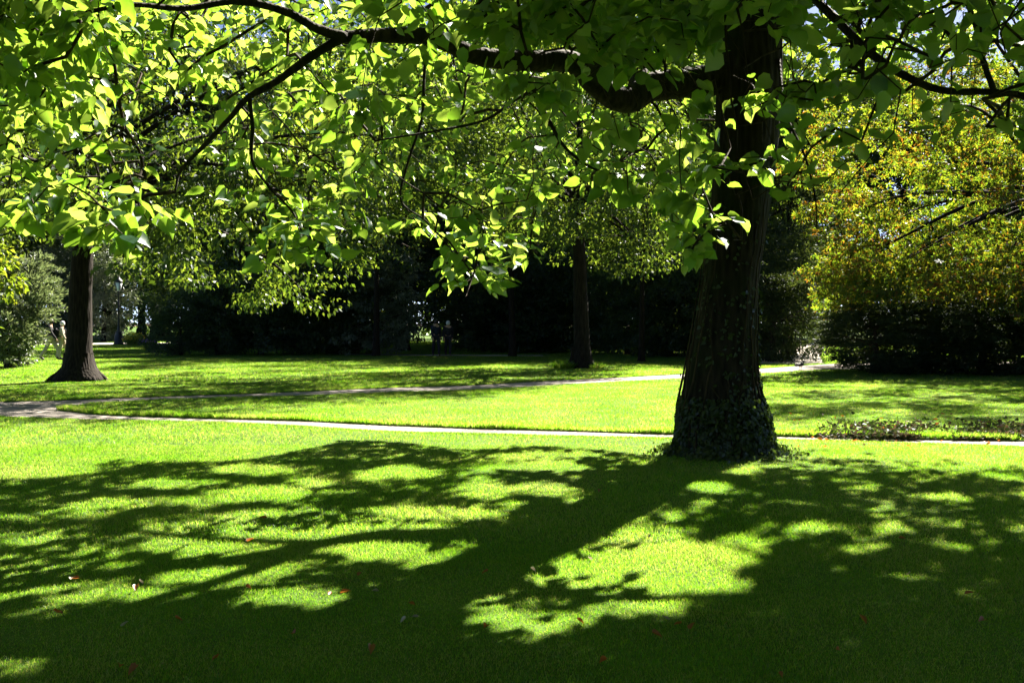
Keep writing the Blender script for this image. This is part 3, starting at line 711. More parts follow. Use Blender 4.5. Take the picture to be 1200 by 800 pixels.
# ------------------------------------------------------------------ other trees and shrubs
def plant_meshes(H, cen, rad, nclump, per, lsize, tmpl, lm, bm_, trunk_r, seed, clump_r=.55, shell=.5, limbs_n=14, lean=(0, 0), up=.8, gapn=.35, trunk_top=.72, droop=.3, base_flare=1.35, low=None, zmin=.25, roll=.6, skirt=0, box=False):
    """trunk (with its limbs) and foliage round the origin -> two mesh datas"""
    rng = np.random.default_rng(seed); cen = np.array(cen, float); rad_ = np.array(rad, float)
    C = []
    while len(C) < nclump:
        d = rand_dirs(400, rng); r = rng.uniform(shell**3, 1, 400)**(1/3)
        q = d*r[:, None]
        if box: q = q/((d**4).sum(1)**.25)[:, None]*.93
        lump = 1+.16*noise3(d*2.0+seed, 1.3)
        p = cen+q*rad_*lump[:, None]
        k = (noise3(p+seed*3.1, 2.6/max(rad_)) > -gapn-rng.random(400)*.8) & (p[:, 2] > zmin)
        if low is not None: k &= p[:, 2] > low(p)
        C += list(p[k])
    C = np.array(C[:nclump])
    if skirt:
        a = rng.uniform(0, 2*np.pi, skirt); q = rng.uniform(.55, 1.0, skirt)**.5*.95
        S_ = np.stack([cen[0]+rad_[0]*q*np.cos(a), cen[1]+rad_[1]*q*np.sin(a), 0*a], 1)
        S_[:, 2] = (low(S_) if low is not None else .5)+np.abs(rng.normal(0, .9, skirt))+.3*noise3(S_*1.0, .8)
        C = np.vstack([C, S_]); nclump = len(C)
    t = Tubes()
    zt = H*trunk_top; zz = np.linspace(-.05, zt, 12)
    f = np.maximum(zz/zt, 0)
    tp = np.stack([lean[0]*f*zt+.08*np.sin(f*5+seed)*trunk_r*3, lean[1]*f*zt, zz], 1)
    rr = trunk_r*(1-.78*f**1.1); rr[0] *= base_flare*1.12; rr[1] *= 1+(base_flare-1)*.25
    zz2 = np.r_[-.05, .12, .35, .8, zz[1:][zz[1:] > 1.0]]
    rr2 = np.interp(zz2, zz, trunk_r*(1-.78*f**1.1)); rr2[:3] *= [base_flare*1.15, base_flare, 1+(base_flare-1)*.4]
    tp2 = np.stack([np.interp(zz2, zz, tp[:, 0]), np.interp(zz2, zz, tp[:, 1]), zz2], 1)
    t.add(tp2, rr2, 14, True, .03, rng)
    if trunk_r > .25:
        for a in np.arange(6)*1.05+rng.uniform(0, .6, 6):
            d = np.array([math.cos(a), math.sin(a), 0]); l = trunk_r*base_flare*rng.uniform(.95, 1.25)
            t.add(catmull(np.array([d*trunk_r*.75+[0, 0, .75], d*trunk_r*1.0+[0, 0, .34], d*l*.9+[0, 0, .06], d*l*1.15+[0, 0, -.1]]), 4), np.linspace(trunk_r*.3, trunk_r*.16, 13), 7, False, .05, rng)
    for ci in rng.choice(len(C), min(limbs_n, len(C)), replace=False):
        e = C[ci]; s = np.clip(e[2]*rng.uniform(.45, .8), .40*H if trunk_r > .12 else .05*H, zt*.97)
        p0 = np.array([np.interp(s, zz, tp[:, 0]), np.interp(s, zz, tp[:, 1]), s])
        r0 = np.interp(s, zz, rr)*.45
        m1 = p0*.65+e*.35+np.array([0, 0, .08*np.linalg.norm(e-p0)]); m2 = p0*.3+e*.7+np.array([0, 0, .06*np.linalg.norm(e-p0)])
        cc = catmull(np.array([p0, m1, m2, e])+rng.normal(0, .02*np.linalg.norm(e-p0), (4, 3))*np.array([0, 1, 1, 1])[:, None], 4)
        t.add(cc, np.linspace(r0, max(.012, r0*.15), len(cc)), 6, False, .03, rng)
        for _ in range(3):
            b = cc[rng.integers(len(cc)//2, len(cc)-1)]; e2 = C[np.argmin(np.sum((C-b-rng.normal(0, clump_r*1.5, 3))**2, 1))]
            t.add(catmull(np.array([b, (b+e2)/2+[0, 0, .1], e2]), 3), np.linspace(r0*.22, .008, 7), 4, False)
    n = nclump*per; rep = np.repeat(np.arange(nclump), per)
    cs = clump_r*rng.uniform(.6, 1.25, nclump)[rep][:, None]
    off = rand_dirs(n, rng)*(rng.random(n)**.45)[:, None]*cs*np.array([1, 1, .5])
    LPp = C[rep]+off; LPp[:, 2] = np.maximum(LPp[:, 2], .05)
    o2 = LPp-cen; o2 /= np.linalg.norm(o2, axis=1, keepdims=True)+1e-9
    LDd = off/(cs+1e-6)*.8+o2*.45+np.array([0, 0, -droop])+rng.normal(0, .35, (n, 3))
    LUu = np.array([0, 0, up])+o2*.25+rng.normal(0, .45, (n, 3))
    o_t = t.build('trunk', bm_, None)
    o_f = leaf_cloud('foliage', LPp, LDd, LUu, lsize*rng.uniform(.7, 1.25, n), tmpl, lm, None, rng, roll)
    me = (o_t.data, o_f.data)
    for o in (o_t, o_f): bpy.data.objects.remove(o)
    return me
def place(meshes, name, loc, label, cat, group=None, rz=0, s=1.0, sz=1.0, parts=('trunk', 'foliage')):
    root = empty(name, loc, label, cat, group, rz); root.scale = (s, s, s*sz)
    for me, pn in zip(meshes, parts):
        link(bpy.data.objects.new(pn, me), root)
    return root
def gx(px, Y): return (px-600)/F*Y

KITE, PALM, SPRAY = kite_leaf(), palm_leaf(), spray_leaf()
# dark tree on the far side of the paths
x, y = gp(92, 446)
place(plant_meshes(12.5, (3.0, .5, 7.6), (9.2, 6.6, 5.6), 640, 52, .17, KITE, M['dark_leaf'], M['bark2'], .37, 3, .8, .5, 30, (.055, 0), gapn=.2, skirt=100, base_flare=1.7, droop=.4,
      low=lambda p: 3.0-np.clip((p[:, 0]-1.5)*.42, -.6, 1.3)+np.clip((p[:, 0]-5.2)*.9, 0, 4)),
      'oak_tree', (x, y, 0), 'dark tree with thick black trunk by the fork of the paths', 'tree')
# tree in the middle with grass tussocks at its foot
x, y = gp(680, 431)
place(plant_meshes(14, (0, 0, 8.2), (5.4, 5.2, 5.9), 560, 64, .15, KITE, M['dark_leaf'], M['bark2'], .31, 8, .75, .45, 24, (0, 0), gapn=.05, base_flare=1.5, low=lambda p: 5.4-.52*np.hypot(p[:, 0], p[:, 1])+.5*noise3(p, .7)),
      'lime_tree', (x, y, 0), 'slim trunked tree with grass tussocks at its foot beyond the side path', 'tree')
# browning chestnut
place(plant_meshes(14.5, (-1.2, -.5, 8.2), (7.6, 6.0, 6.6), 640, 34, .25, PALM, M['chestnut_leaf'], M['bark2'], .42, 12, .8, .7, 26, (0, 0), gapn=.3, skirt=330, box=True, low=lambda p: 2.2+.04*np.abs(p[:, 1]+3)),
      'chestnut_tree', (18.7, 33.5, 0), 'horse chestnut with yellow and browning leaves above the dark yews', 'tree')
# slender trees against the dark wood
slim = plant_meshes(13, (0, 0, 9.0), (3.4, 3.2, 4.6), 240, 36, .19, KITE, M['dark_leaf'], M['bark2'], .17, 15, .7, .4, 14, (0, 0), gapn=.25, base_flare=1.25, low=lambda p: 4.2+0*p[:, 0])
place(slim, 'slender_tree', (gx(600, 47), 47, 0), 'slender straight tree standing beside the two dark walkers', 'tree', 'slender trees at the edge of the wood')
place(slim, 'slender_tree', (gx(441, 47.5), 47.5, 0), 'slender straight tree in front of the silvery bush', 'tree', 'slender trees at the edge of the wood', 2.1, .95)
slim2 = place(slim, 'slender_tree', (gx(752, 41), 41, 0), 'slender leafy tree with yellowing sprays just behind the large trunk', 'tree', 'slender trees at the edge of the wood', 4.0, .78)
# feathery grey-green shrub on the far lawn edge
fs = plant_meshes(3.7, (0, 0, 1.95), (1.5, 1.6, 2.0), 400, 62, .15, SPRAY, M['grey_leaf'], M['twig'], .1, 21, .3, .45, 20, up=.2, gapn=.7, droop=-.3, trunk_top=.6, zmin=.05, box=True, low=lambda p: np.clip((p[:, 0]-.25)*1.9, 0, 1.7))
place(fs, 'feathery_shrub', (gx(9, 35.5), 35.5, 0), 'feathery grey green shrub beside the two khaki walkers', 'shrub', None, 0, 1.0, 1.02, ('stem', 'foliage'))
fs2 = plant_meshes(3.2, (0, 0, 2.3), (2.6, 2.0, 1.5), 90, 45, .2, KITE, M['mid_leaf'], M['twig'], .12, 22, .4, .4, 12, up=.8, gapn=.3, trunk_top=.8, zmin=.9)
place(fs2, 'young_tree', (gx(-72, 31), 31, 0), 'young tree with lit yellow green sprays before the feathery shrub', 'tree', None, 0, 1.0, 1.25)
# silvery shrub and the dark hedge
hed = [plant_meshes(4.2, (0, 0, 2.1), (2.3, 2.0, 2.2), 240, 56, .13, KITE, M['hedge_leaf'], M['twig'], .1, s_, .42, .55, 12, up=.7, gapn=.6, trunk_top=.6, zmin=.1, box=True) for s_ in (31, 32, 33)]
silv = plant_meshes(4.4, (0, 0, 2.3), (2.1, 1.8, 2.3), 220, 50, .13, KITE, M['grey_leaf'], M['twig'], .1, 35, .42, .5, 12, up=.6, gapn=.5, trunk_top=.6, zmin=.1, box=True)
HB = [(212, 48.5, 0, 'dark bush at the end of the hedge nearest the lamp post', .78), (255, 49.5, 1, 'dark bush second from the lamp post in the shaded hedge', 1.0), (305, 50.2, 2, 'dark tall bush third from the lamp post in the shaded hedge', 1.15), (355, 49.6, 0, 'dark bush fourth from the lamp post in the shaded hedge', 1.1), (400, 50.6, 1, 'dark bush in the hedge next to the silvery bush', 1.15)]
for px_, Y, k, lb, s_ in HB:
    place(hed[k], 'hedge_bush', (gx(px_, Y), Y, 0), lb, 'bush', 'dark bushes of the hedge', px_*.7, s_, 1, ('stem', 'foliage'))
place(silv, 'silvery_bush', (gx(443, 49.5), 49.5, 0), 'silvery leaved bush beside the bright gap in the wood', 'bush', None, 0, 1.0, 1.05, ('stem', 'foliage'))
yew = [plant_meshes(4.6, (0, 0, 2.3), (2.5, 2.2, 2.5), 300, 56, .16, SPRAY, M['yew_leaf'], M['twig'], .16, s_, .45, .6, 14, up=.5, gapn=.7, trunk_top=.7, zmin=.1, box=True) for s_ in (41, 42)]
# dark bushes under the wood
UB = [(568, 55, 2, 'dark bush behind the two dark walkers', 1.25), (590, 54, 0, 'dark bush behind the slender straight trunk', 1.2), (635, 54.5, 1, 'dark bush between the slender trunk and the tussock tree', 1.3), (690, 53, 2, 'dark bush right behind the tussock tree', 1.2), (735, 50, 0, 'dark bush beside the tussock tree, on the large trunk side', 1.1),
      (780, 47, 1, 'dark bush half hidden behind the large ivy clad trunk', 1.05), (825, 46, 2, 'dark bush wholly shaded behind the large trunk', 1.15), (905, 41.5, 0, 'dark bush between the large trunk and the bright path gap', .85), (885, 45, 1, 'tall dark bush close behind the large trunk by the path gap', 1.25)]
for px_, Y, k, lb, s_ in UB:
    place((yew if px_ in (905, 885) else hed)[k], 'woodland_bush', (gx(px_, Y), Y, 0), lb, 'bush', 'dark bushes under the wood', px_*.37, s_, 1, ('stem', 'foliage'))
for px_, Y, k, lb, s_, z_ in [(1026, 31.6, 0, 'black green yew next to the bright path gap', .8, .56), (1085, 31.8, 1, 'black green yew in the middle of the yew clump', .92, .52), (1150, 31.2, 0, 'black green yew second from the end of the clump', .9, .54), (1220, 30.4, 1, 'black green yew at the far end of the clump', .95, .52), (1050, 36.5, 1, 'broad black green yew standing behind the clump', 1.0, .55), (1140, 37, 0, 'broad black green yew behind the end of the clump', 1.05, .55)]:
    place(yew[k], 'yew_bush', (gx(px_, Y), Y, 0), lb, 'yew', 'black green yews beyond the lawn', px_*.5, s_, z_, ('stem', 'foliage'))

# the wood behind: each tree a thing
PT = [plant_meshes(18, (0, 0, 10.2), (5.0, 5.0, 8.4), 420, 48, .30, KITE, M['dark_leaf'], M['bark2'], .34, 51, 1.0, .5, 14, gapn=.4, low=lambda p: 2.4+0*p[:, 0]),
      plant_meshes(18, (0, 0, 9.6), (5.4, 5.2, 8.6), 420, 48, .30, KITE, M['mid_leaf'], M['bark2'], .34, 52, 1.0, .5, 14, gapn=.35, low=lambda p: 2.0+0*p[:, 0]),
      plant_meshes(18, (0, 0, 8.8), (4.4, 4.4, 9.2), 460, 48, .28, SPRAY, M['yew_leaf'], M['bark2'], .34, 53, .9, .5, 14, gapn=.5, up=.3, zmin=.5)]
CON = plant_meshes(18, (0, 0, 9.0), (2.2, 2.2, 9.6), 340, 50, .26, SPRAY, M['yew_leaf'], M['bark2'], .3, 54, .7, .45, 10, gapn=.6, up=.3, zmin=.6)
GRC = plant_meshes(9, (0, 0, 4.6), (2.6, 2.6, 5.0), 260, 48, .26, SPRAY, M['grey_leaf'], M['bark2'], .2, 55, .7, .45, 10, gapn=.5, up=.3, droop=.5, zmin=.4)
wood = [(165, 112, 0, 1.3), (35, 100, 1, 1.35), (90, 118, 0, 1.6), (-30, 84, 0, 1.2), (-90, 78, 1, 1.0), (262, 64, 0, .8), (315, 64, 2, .85), (370, 61, 1, .82), (425, 63, 0, .95), (548, 64, 0, 1.1), (600, 60, 2, 1.0), (655, 63, 1, 1.1), (715, 60, 0, 1.05), (770, 57, 2, .98), (825, 55, 0, 1.0), (880, 52, 2, .92),
        (275, 112, 2, 1.6), (345, 108, 0, 1.5), (410, 86, 2, 1.35), (70, 104, 0, 2.0), (130, 124, 2, 2.2), (185, 122, 0, 2.2), (255, 120, 2, 2.2), (325, 118, 0, 2.1), (470, 92, 1, 1.5), (528, 100, 2, 1.5), (580, 82, 0, 1.45), (640, 84, 2, 1.5), (700, 82, 1, 1.4), (760, 78, 0, 1.4), (820, 80, 2, 1.45), (900, 96, 1, 1.6), (980, 110, 0, 1.7), (1060, 100, 2, 1.6), (1130, 104, 1, 1.6), (1210, 90, 0, 1.4), (1270, 76, 2, 1.2), ]
kinds_ = ['dark broadleaf tree of the wood', 'lighter green broadleaf tree of the wood', 'dark needle leaved tree of the wood']
for i, (px_, Y, k, s_) in enumerate(wood):
    place(PT[k], 'woodland_tree', (gx(px_, Y), Y, 0), kinds_[k]+' closing the view behind the park', 'tree', kinds_[k].replace(' of the wood', 's of the wood').replace('tree', 'tree'), i*1.3, s_)
place(CON, 'cypress_tree', (gx(472, 57), 57, 0), 'tall narrow dark conifer rising beside the bright gap', 'conifer', None, 0, 1.05)
place(CON, 'cypress_tree', (gx(925, 50), 50, 0), 'tall narrow dark conifer over the bright path gap', 'conifer', None, 1.2, .8)
place(GRC, 'grey_conifer', (gx(122, 82), 82, 0), 'drooping grey green conifer behind the lamp post', 'conifer', None, 0, .9)
place(GRC, 'grey_conifer', (gx(72, 92), 92, 0), 'taller grey green conifer between thick black trunk and feathery shrub', 'conifer', None, 2, 1.1)

# unseen trees added round the viewer to block sky light and deepen shade
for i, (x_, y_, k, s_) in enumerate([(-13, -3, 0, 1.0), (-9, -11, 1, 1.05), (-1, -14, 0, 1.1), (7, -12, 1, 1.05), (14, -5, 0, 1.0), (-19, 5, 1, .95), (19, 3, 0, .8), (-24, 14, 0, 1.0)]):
    place(PT[k], 'woodland_tree', (x_, y_, 0), 'tall unseen tree added round the near lawn to block sky light', 'tree', 'unseen trees added round the near lawn', i*1.1, s_)
def far_wood():
    rng = np.random.default_rng(90); n = 26000
    x = rng.uniform(-130, 130, n); y = rng.uniform(122, 132, n)
    h = 11+3*np.sin(x*.13)+2*np.sin(x*.37+1)
    p = np.stack([x, y, rng.random(n)*h], 1)
    o = leaf_cloud('far_wood', p, rand_dirs(n, rng), np.array([0, 0, 1.])+rng.normal(0, .5, (n, 3)), rng.uniform(.5, 1.1, n), KITE, M['hedge_leaf'], None, rng)
    tag(o, 'dark mass of the far wood closing the park', None, None, 'stuff')
far_wood()
for i, px_ in enumerate((235, 300, 372, 430, 560, 610, 680, 745, 815)):
    place(hed[i % 3], 'woodland_bush', (gx(px_, 69+i % 3), 69+i % 3, 0), 'tall dark bush deep in the wood behind the hedge', 'bush', 'tall dark bushes deep in the wood', i*1.7, 1.7, 1, ('stem', 'foliage'))
# grass tussocks round the middle tree
x0, y0 = gp(680, 431)
for i, (dx, dy, s_, lb) in enumerate([(-.62, -.25, 1.0, 'larger lit grass tussock at the foot of the slim tree'), (.55, -.3, .72, 'smaller lit grass tussock at the foot of the slim tree')]):
    rng = np.random.default_rng(60+i); n = 500
    a = rng.uniform(0, 6.28, n); r = rng.random(n)**.5*.34; p = np.stack([r*np.cos(a), r*np.sin(a), 0*a], 1)
    d = np.stack([np.cos(a)*r*1.6, np.sin(a)*r*1.6, .5+0*a], 1)+rng.normal(0, .12, (n, 3))
    o = leaf_cloud('grass_tussock', p, d, rand_dirs(n, rng), rng.uniform(.16, .36, n), (np.array([(0, -.035, 0), (0, .035, 0), (.6, .025, .03), (1, 0, -.05), (.6, -.025, .03)]), np.array([(0, 1, 2), (0, 2, 4), (4, 2, 3)])), M['grass'], None, rng, .4)
    o.location = (x0+dx, y0+dy, 0); o.scale = (s_,)*3; tag(o, lb, 'grass tussock', 'grass tussocks')

# leaf litter and low plants along the path edge
def litter():
    rng = np.random.default_rng(71); n = 9000
    px = rng.uniform(940, 1215, n); py = 515-np.abs(rng.normal(0, 7.5, n))
    dens = (.5+.5*np.tanh(1.6*noise3(np.stack([px*.03, py*.1, 0*px], 1), 1.0)+.4))*np.clip((px-940)/110, 0, 1)
    k = rng.random(n) < dens; px = px[k]; py = py[k]; n = len(px)
    Y = F*CAMH/(py-HZ); x = (px-600)/F*Y
    h = np.abs(rng.normal(0, .045, n))*(.5+.5*np.tanh(noise3(np.stack([x, Y, 0*x], 1), 3)))
    p = np.stack([x, Y, h+.012], 1)
    o = leaf_cloud('leaf_litter', p, rand_dirs(n, rng)*np.array([1, 1, .5]), np.array([0, 0, 1.])+rng.normal(0, .6, (n, 3)), rng.uniform(.03, .07, n), heart_leaf(), M['litter'], None, rng, .6)
    tag(o, 'low dark plants and dry leaf litter along the path edge', None, None, 'stuff')
litter()

# fallen leaves, one by one
def fl_mesh(name, m, s):
    V, Fc = heart_leaf(); V = V.copy(); V[:, 1] *= .7; V[:, 2] = V[:, 2]*2.0+.02+.9*V[:, 1]**2+.25*(V[:, 0]-.4)**2
    o = mesh_np(name, V*s, [Fc], m, None, True); me = o.data; bpy.data.objects.remove(o); return me
FLR = [fl_mesh('fallen_leaf', M['dry_leaf'], .06), fl_mesh('fallen_leaf', M['dry_leaf'], .045)]
FLP = [fl_mesh('fallen_leaf', M['pale_leaf'], .042)]
red = [(160, 693), (288, 693), (64, 724), (205, 731), (312, 612), (420, 681), (435, 764), (480, 714), (400, 702), (385, 704), (570, 741), (256, 777), (160, 788), (140, 788), (290, 640), (92, 684), (346, 750), (572, 675), (703, 579), (676, 733), (764, 749), (798, 738), (810, 745), (980, 769), (711, 781), (912, 797), (1008, 730), (1132, 703), (1153, 734), (1054, 636), (787, 655), (953, 643), (665, 720), (530, 742), (300, 796), (1172, 691), (875, 590), (640, 760), (1130, 662), (478, 796)]
pale = [(83, 686), (143, 742), (163, 687), (476, 731), (443, 700), (490, 731), (622, 672), (690, 660), (763, 632), (783, 734), (1067, 678), (1191, 645), (953, 606), (752, 717), (600, 700), (892, 788), (66, 783), (226, 728), (740, 744), (1190, 658)]
for i, (px_, py_) in enumerate(red[:30]):
    x, y = gp(px_, py_); o = bpy.data.objects.new('fallen_leaf', FLR[i % 2]); link(o)
    o.location = (x, y, .034); o.rotation_euler = (random.uniform(-.5, .5), random.uniform(-.5, .5), random.uniform(0, 6.28))
    tag(o, 'russet fallen leaf lying on the lawn near the viewer', 'fallen leaf', 'russet fallen leaves on the lawn')
for i, (px_, py_) in enumerate(pale[:11]):
    x, y = gp(px_, py_); o = bpy.data.objects.new('fallen_leaf', FLP[0]); link(o)
    o.location = (x, y, .036); o.rotation_euler = (random.uniform(-.7, .7), random.uniform(-.7, .7), random.uniform(0, 6.28))
    tag(o, 'pale dry fallen leaf lying on the lawn near the viewer', 'fallen leaf', 'pale fallen leaves on the lawn')
rng = np.random.default_rng(81)
for i in range(46):
    px_ = rng.uniform(925, 1195); py_ = rng.uniform(487, 527) if i % 3 else rng.uniform(511, 520)
    x, y = gp(px_, py_); o = bpy.data.objects.new('fallen_leaf', FLR[i % 2]); link(o); o.scale = (1.15,)*3
    o.location = (x, y, .04 if on_grass(np.array([x]), np.array([y]))[0] else -.004); o.rotation_euler = (rng.uniform(-.4, .4), rng.uniform(-.4, .4), rng.uniform(0, 6.28))
    tag(o, 'russet fallen leaf by the path beyond the large trunk', 'fallen leaf', 'russet fallen leaves by the path')

# ------------------------------------------------------------------ lamp post
def lamp_post(px_, Y):
    root = empty('lamp_post', (gx(px_, Y), Y, 0), 'black old fashioned lamp post with glazed lantern on the far lawn', 'lamp post')
    V, Fq = lathe([(.0, 0), (.36, 0), (.36, .12), (.30, .18), (.27, .7), (.22, .85), (.25, .92), (.16, 1.0), (.0, 1.0)], 12); mesh_np('base', V, [Fq], M['black_metal'], root)
    V, Fq = lathe([(.12, 1.0), (.085, 1.2), (.075, 2.4), (.11, 2.45), (.11, 2.52), (.065, 2.58), (.055, 3.75), (.09, 3.8), (.05, 3.9), (0, 3.9)], 12); mesh_np('pole', V, [Fq], M['black_metal'], root, True)
    t = Tubes(); t.add(np.array([(-.32, 0, 3.62), (.32, 0, 3.62)]), .025, 6); t.build('ladder_bar', M['black_metal'], root)
    V, Fq = lathe([(0, 3.9), (.12, 3.9), (.16, 3.95), (.29, 4.5), (.27, 4.5), (0, 4.5)], 6); mesh_np('lantern_glass', V, [Fq], M['lamp_glass'], root)
    fr = Tubes()
    for k in range(6):
        a = k*math.pi/3; fr.add(np.array([(.165*math.cos(a), .165*math.sin(a), 3.93), (.297*math.cos(a), .297*math.sin(a), 4.5)]), .014, 5)
    fr.build('lantern_frame', M['black_metal'], root)
    V, Fq = lathe([(0, 4.502), (.33, 4.502), (.34, 4.54), (.2, 4.72), (.1, 4.78), (.09, 4.86), (.03, 4.9), (.045, 4.96), (0, 5.02)], 12); mesh_np('lantern_roof', V, [Fq], M['black_metal'], root)
lamp_post(139, 72)

# ------------------------------------------------------------------ flower bed
def flower(px_, Y, h, w, petal, lb, group, seed):
    rng = np.random.default_rng(seed); root = empty('flowering_plant', (gx(px_, Y), Y, 0), lb, 'flower', group)
    n = 420; p = rand_dirs(n, rng)*np.array([w, w, h*.5])*(rng.random(n)**.4)[:, None]+[0, 0, h*.5]
    leaf_cloud('foliage', p, rand_dirs(n, rng)+[0, 0, .2], np.array([0, 0, 1.])+rng.normal(0, .5, (n, 3)), rng.uniform(.09, .18, n), KITE, M['big_leaf'], root, rng)
    n = 90; p = rand_dirs(n, rng)*np.array([w, w, h*.45]); p[:, 2] = np.abs(p[:, 2])+h*.55
    leaf_cloud('blossom', p, rand_dirs(n, rng), np.array([0, 0, 1.])+rng.normal(0, .7, (n, 3)), rng.uniform(.09, .17, n), KITE, petal, root, rng)
flower(152, 70, .62, .5, M['yellow_petal'], 'yellow flowering plant closest to the lamp post', 'yellow flowers in the bed', 1)
flower(161, 70.4, .85, .5, M['yellow_petal'], 'tallest yellow flowering plant in the middle of the bed', 'yellow flowers in the bed', 2)
flower(155, 71.3, .9, .45, M['yellow_petal'], 'yellow flowering plant at the back of the bed', 'yellow flowers in the bed', 3)
flower(170, 70, .42, .4, M['violet_petal'], 'low violet flowering plant beside the yellow flowers', 'violet flowers in the bed', 4)
flower(177, 70.5, .4, .4, M['violet_petal'], 'low violet flowering plant at the hedge end of the bed', 'violet flowers in the bed', 5)

# ------------------------------------------------------------------ people
def skin_obj(name, V, E, Rr, m, parent, lv=2, root_i=0):
    me = bpy.data.meshes.new(name); me.from_pydata([tuple(v) for v in V], E, []); me.materials.append(m)
    o = bpy.data.objects.new(name, me); link(o, parent)
    md = o.modifiers.new('skin', 'SKIN'); md.use_smooth_shade = True
    sv = me.skin_vertices[0].data
    for i, r in enumerate(Rr):
        sv[i].radius = (r, r) if np.isscalar(r) else r; sv[i].use_root = (i == root_i)
    sd = o.modifiers.new('sub', 'SUBSURF'); sd.levels = lv; sd.render_levels = lv
    return o
def person(loc, rz, label, H, stride, top_m, leg_m, hair_m, arm=.25, bag=None, skirt=False, group=None):
    """faces +x, y to the left"""
    k = H/1.75; root = empty('person', loc, label, 'person', group, rz)
    def S(*p): return np.array(p)*k
    hip = .92; s = stride
    J = dict(pel=S(0, 0, .95), sp=S(.0, 0, 1.12), ch=S(.0, 0, 1.34), nk=S(.01, 0, 1.5), hd=S(.035, 0, 1.60), ht=S(.03, 0, 1.69), ns=S(.115, 0, 1.61))
    for sd, sg, ph in (('l', 1, 1), ('r', -1, -1)):
        J['h'+sd] = S(0, .09*sg, .90); J['k'+sd] = S(s*.55*ph+.06, .095*sg, .50+.01*abs(s)); J['a'+sd] = S(s*ph-.02, .09*sg, .085+(.05 if ph < 0 else 0)); J['t'+sd] = S(s*ph+.15, .095*sg, .035)
        J['s'+sd] = S(0, .175*sg, 1.40); J['e'+sd] = S(-arm*.45*ph-.02, .235*sg, 1.13); J['w'+sd] = S(-arm*.8*ph+.06, .225*sg, .89); J['m'+sd] = S(-arm*.85*ph+.075, .22*sg, .815)
    names = list(J); ix = {n: i for i, n in enumerate(names)}
    V = [J[n] for n in names]
    E = [('pel', 'sp'), ('sp', 'ch'), ('ch', 'nk'), ('nk', 'hd'), ('hd', 'ht'), ('hd', 'ns')]
    rr = dict(pel=.125, sp=.115, ch=.13, nk=.055, hd=.088, ht=.072, ns=.018)
    for sd in 'lr':
        E += [('pel', 'h'+sd), ('h'+sd, 'k'+sd), ('k'+sd, 'a'+sd), ('a'+sd, 't'+sd), ('ch', 's'+sd), ('s'+sd, 'e'+sd), ('e'+sd, 'w'+sd), ('w'+sd, 'm'+sd)]
        rr.update({'h'+sd: .085, 'k'+sd: .055, 'a'+sd: .038, 't'+sd: .03, 's'+sd: .058, 'e'+sd: .042, 'w'+sd: .027, 'm'+sd: .034})
    E = [(ix[a], ix[b]) for a, b in E]; Rr = [rr[n]*k for n in names]
    for sd, sg in (('l', 1), ('r', -1)):           # fingers
        for f, (dx, dy, l) in enumerate(((.035, 0, .07), (.012, 0, .08), (-.012, 0, .075), (-.034, 0, .058), (.045, -.02*sg, .045))):
            b = J['m'+sd]+S(dx, dy, -.02); c = b+S(.008, -.004*sg, -l*.55); e = c+S(.0, -.015*sg, -l*.45)
            i0 = len(V); V += [b, c, e]; Rr += [.010*k, .009*k, .0075*k]; E += [(ix['m'+sd], i0), (i0, i0+1), (i0+1, i0+2)]
    skin_obj('body', V, E, Rr, M['skin'], root, 2, ix['pel'])
    def garment(nm, keys, edges, radii, m):
        skin_obj(nm, [J[q] if isinstance(q, str) else q for q in keys], edges, [r*k for r in radii], m, root, 2, 0)
    garment('trousers', ['pel', 'hl', 'kl', 'al', 'hr', 'kr', 'ar'], [(0, 1), (1, 2), (2, 3), (0, 4), (4, 5), (5, 6)], [.145, .108, .083, .07, .108, .083, .07], leg_m)
    garment('jacket', ['pel', 'sp', 'ch', 'sl', 'el', 'wl', 'sr', 'er', 'wr'], [(0, 1), (1, 2), (2, 3), (3, 4), (4, 5), (2, 6), (6, 7), (7, 8)], [.155, .148, .16, .08, .06, .043, .08, .06, .043], top_m)
    for sd in 'lr': garment('shoe', ['a'+sd, 't'+sd], [(0, 1)], [.055, .046], M['leather'])
    n_ = 24; V2, F2 = lathe([(0.001, .115), (.05, .105), (.085, .075), (.104, .03), (.106, -.02), (.098, -.06), (.07, -.085)], n_)
    V2 = V2*k*1.02+J['hd']+S(-.016, 0, .03); mesh_np('hair', V2, [F2], hair_m, root, True)
    if bag:
        bm = bmesh.new(); bmesh.ops.create_cube(bm, size=1)
        bmesh.ops.scale(bm, vec=(.17*k, .30*k, .42*k), verts=bm.verts); bmesh.ops.bevel(bm, geom=bm.edges[:], offset=.06, segments=3, affect='EDGES')
        me = bpy.data.meshes.new('backpack'); bm.to_mesh(me); bm.free(); me.materials.append(bag)
        b = bpy.data.objects.new('backpack', me); link(b); b.location = Vector(loc)+Matrix.Rotation(rz, 3, 'Z') @ Vector((-.24*k, 0, 1.22*k)); b.rotation_euler = (0, 0, rz)
        tag(b, 'dark backpack worn by the white haired walker in beige', 'backpack')
        st = Tubes()
        for sg in (1, -1): st.add(catmull(np.array([(.08, .1*sg, .16), (.16, .12*sg, .23), (.26, .12*sg, .22), (.40, .12*sg, .1), (.36, .13*sg, -.1), (.1, .12*sg, -.16)])*k, 4), .018, 6)
        st.build('strap', bag, b)
    return root
Yl = 42.5
person((gx(59, Yl), Yl, 0), 0.15, 'person walking in khaki trousers and dark top beside the feathery shrub', 1.78, .36, M['black_cloth'], M['khaki'], M['dark_hair'], .3)
person((gx(72.5, Yl+.3), Yl+.3, 0), 0.25, 'person with white hair in beige clothes and backpack half behind thick black trunk', 1.68, .2, M['beige_cloth'], M['khaki'], M['white_hair'], .2, M['black_cloth'])
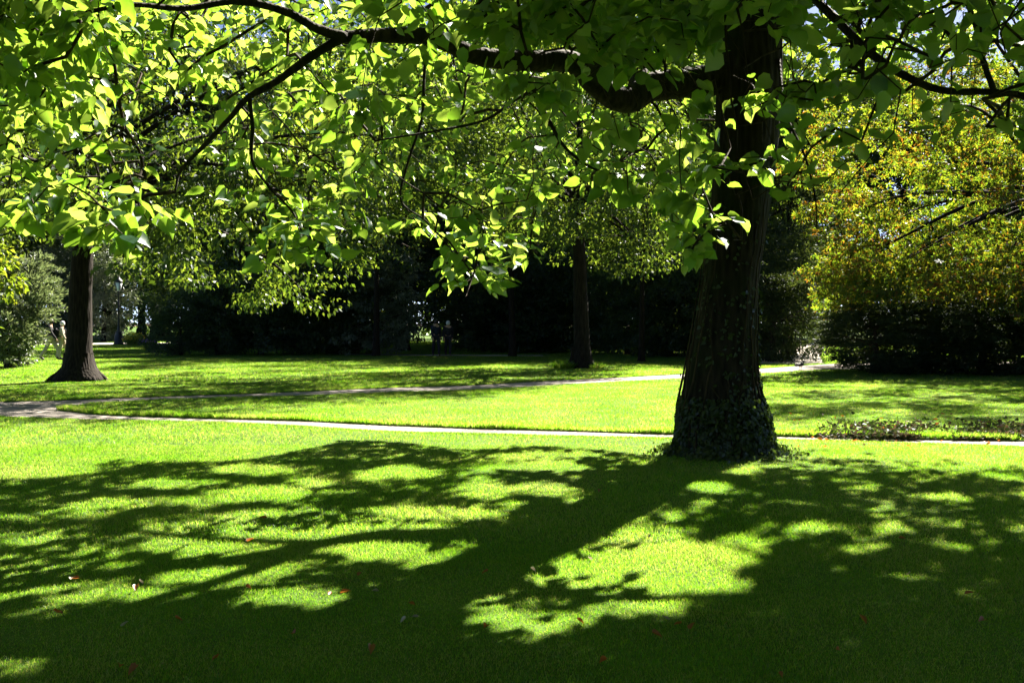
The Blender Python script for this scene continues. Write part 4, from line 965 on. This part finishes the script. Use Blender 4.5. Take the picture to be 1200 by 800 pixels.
person((gx(511, 47.9), 47.9, 0), -1.2, 'person in dark clothes with dark hair walking on the shaded dirt path', 1.76, .22, M['navy_cloth'], M['black_cloth'], M['dark_hair'], .2)
person((gx(525, 48.1), 48.1, 0), -1.4, 'person in dark clothes with white hair walking on the shaded dirt path', 1.70, .2, M['black_cloth'], M['black_cloth'], M['white_hair'], .2)

# ------------------------------------------------------------------ crow on the side path
def crow(px_, py_, rz):
    x, y = gp(px_, py_); root = empty('crow', (x, y, -.014), 'black crow standing on the side path near the bright gap', 'bird', None, rz)
    V = [(-.22, 0, .13), (-.12, 0, .165), (0, 0, .19), (.08, 0, .22), (.115, 0, .275), (.145, 0, .30), (.2, 0, .295)]
    E = [(i, i+1) for i in range(6)]; Rr = [(.03, .012), (.055, .035), (.075, .07), (.058, .055), (.036, .036), (.038, .036), (.008, .008)]
    skin_obj('body', V, E, Rr, M['feather'], root, 2, 2)
    for sg in (1, -1):
        t = Tubes(); t.add(np.array([(.0, .035*sg, .15), (.01, .035*sg, .075), (.0, .036*sg, .012)]), [.016, .008, .006], 6)
        for a in (-.5, 0, .5, 3.14): t.add(np.array([(0, .036*sg, .01), (.045*math.cos(a), .036*sg+.045*math.sin(a), .005)]), [.006, .003], 5)
        t.build('leg', M['horn'], root)
        V_, F_ = lathe([(.002, -.2), (.03, -.14), (.055, 0), (.045, .08), (.002, .13)], 10)
        V_ = V_[:, [2, 1, 0]]*np.array([1, .32, 1.0])+np.array([-.04, .066*sg, .185]); mesh_np('wing', V_, [F_], M['feather'], root, True)
    V_, F_ = lathe([(.016, 0), (.012, .04), (.002, .075)], 8); V_ = V_[:, [2, 1, 0]]+np.array([.175, 0, .297]); mesh_np('beak', V_, [F_], M['horn'], root, True)
crow(938, 433.0, math.radians(25))

# ------------------------------------------------------------------ light, sky, camera
w = bpy.data.worlds.new('World'); SC.world = w; w.use_nodes = True
nt = w.node_tree; nt.nodes.clear()
sky = nt.nodes.new('ShaderNodeTexSky'); sky.sky_type = 'NISHITA'; sky.sun_disc = False
sky.air_density = .22; sky.dust_density = .25; sky.ozone_density = 1.0; sky.sun_elevation = EL; sky.sun_rotation = math.atan2(SH[0], SH[1])
bg = nt.nodes.new('ShaderNodeBackground'); bg.inputs[1].default_value = .05
ow = nt.nodes.new('ShaderNodeOutputWorld'); nt.links.new(sky.outputs[0], bg.inputs[0]); nt.links.new(bg.outputs[0], ow.inputs[0])
sl = bpy.data.lights.new('sun', 'SUN'); sl.energy = 5.0; sl.angle = math.radians(.5); sl.color = (1, .9, .76)
so = bpy.data.objects.new('sun', sl); COL.objects.link(so); so.rotation_euler = Vector(SUN).to_track_quat('Z', 'Y').to_euler(); so.location = (20, 40, 40)
cd = bpy.data.cameras.new('camera'); cd.sensor_width = 36; cd.lens = 36*F/1200; cd.shift_y = -(400-HZ)/1200; cd.clip_end = 5000; cd.clip_start = .1
co = bpy.data.objects.new('camera', cd); COL.objects.link(co); co.location = (0, 0, CAMH); co.rotation_euler = (math.radians(90), 0, 0)
SC.camera = co
vs = SC.view_settings; SC.display_settings.display_device = 'sRGB'
vs.view_transform = 'Standard'; vs.look = 'None'; vs.gamma = 1; vs.use_curve_mapping = False; vs.exposure = 2.72
SC.render.engine = 'CYCLES'
c = SC.cycles; c.max_bounces = 7; c.diffuse_bounces = 3; c.glossy_bounces = 2; c.transmission_bounces = 5; c.transparent_max_bounces = 4
c.caustics_reflective = False; c.caustics_refractive = False
c.use_denoising = True
try: c.denoiser = 'OPENIMAGEDENOISE'
except Exception: pass
c.use_adaptive_sampling = True; c.adaptive_threshold = .02
c.sample_clamp_indirect = 6
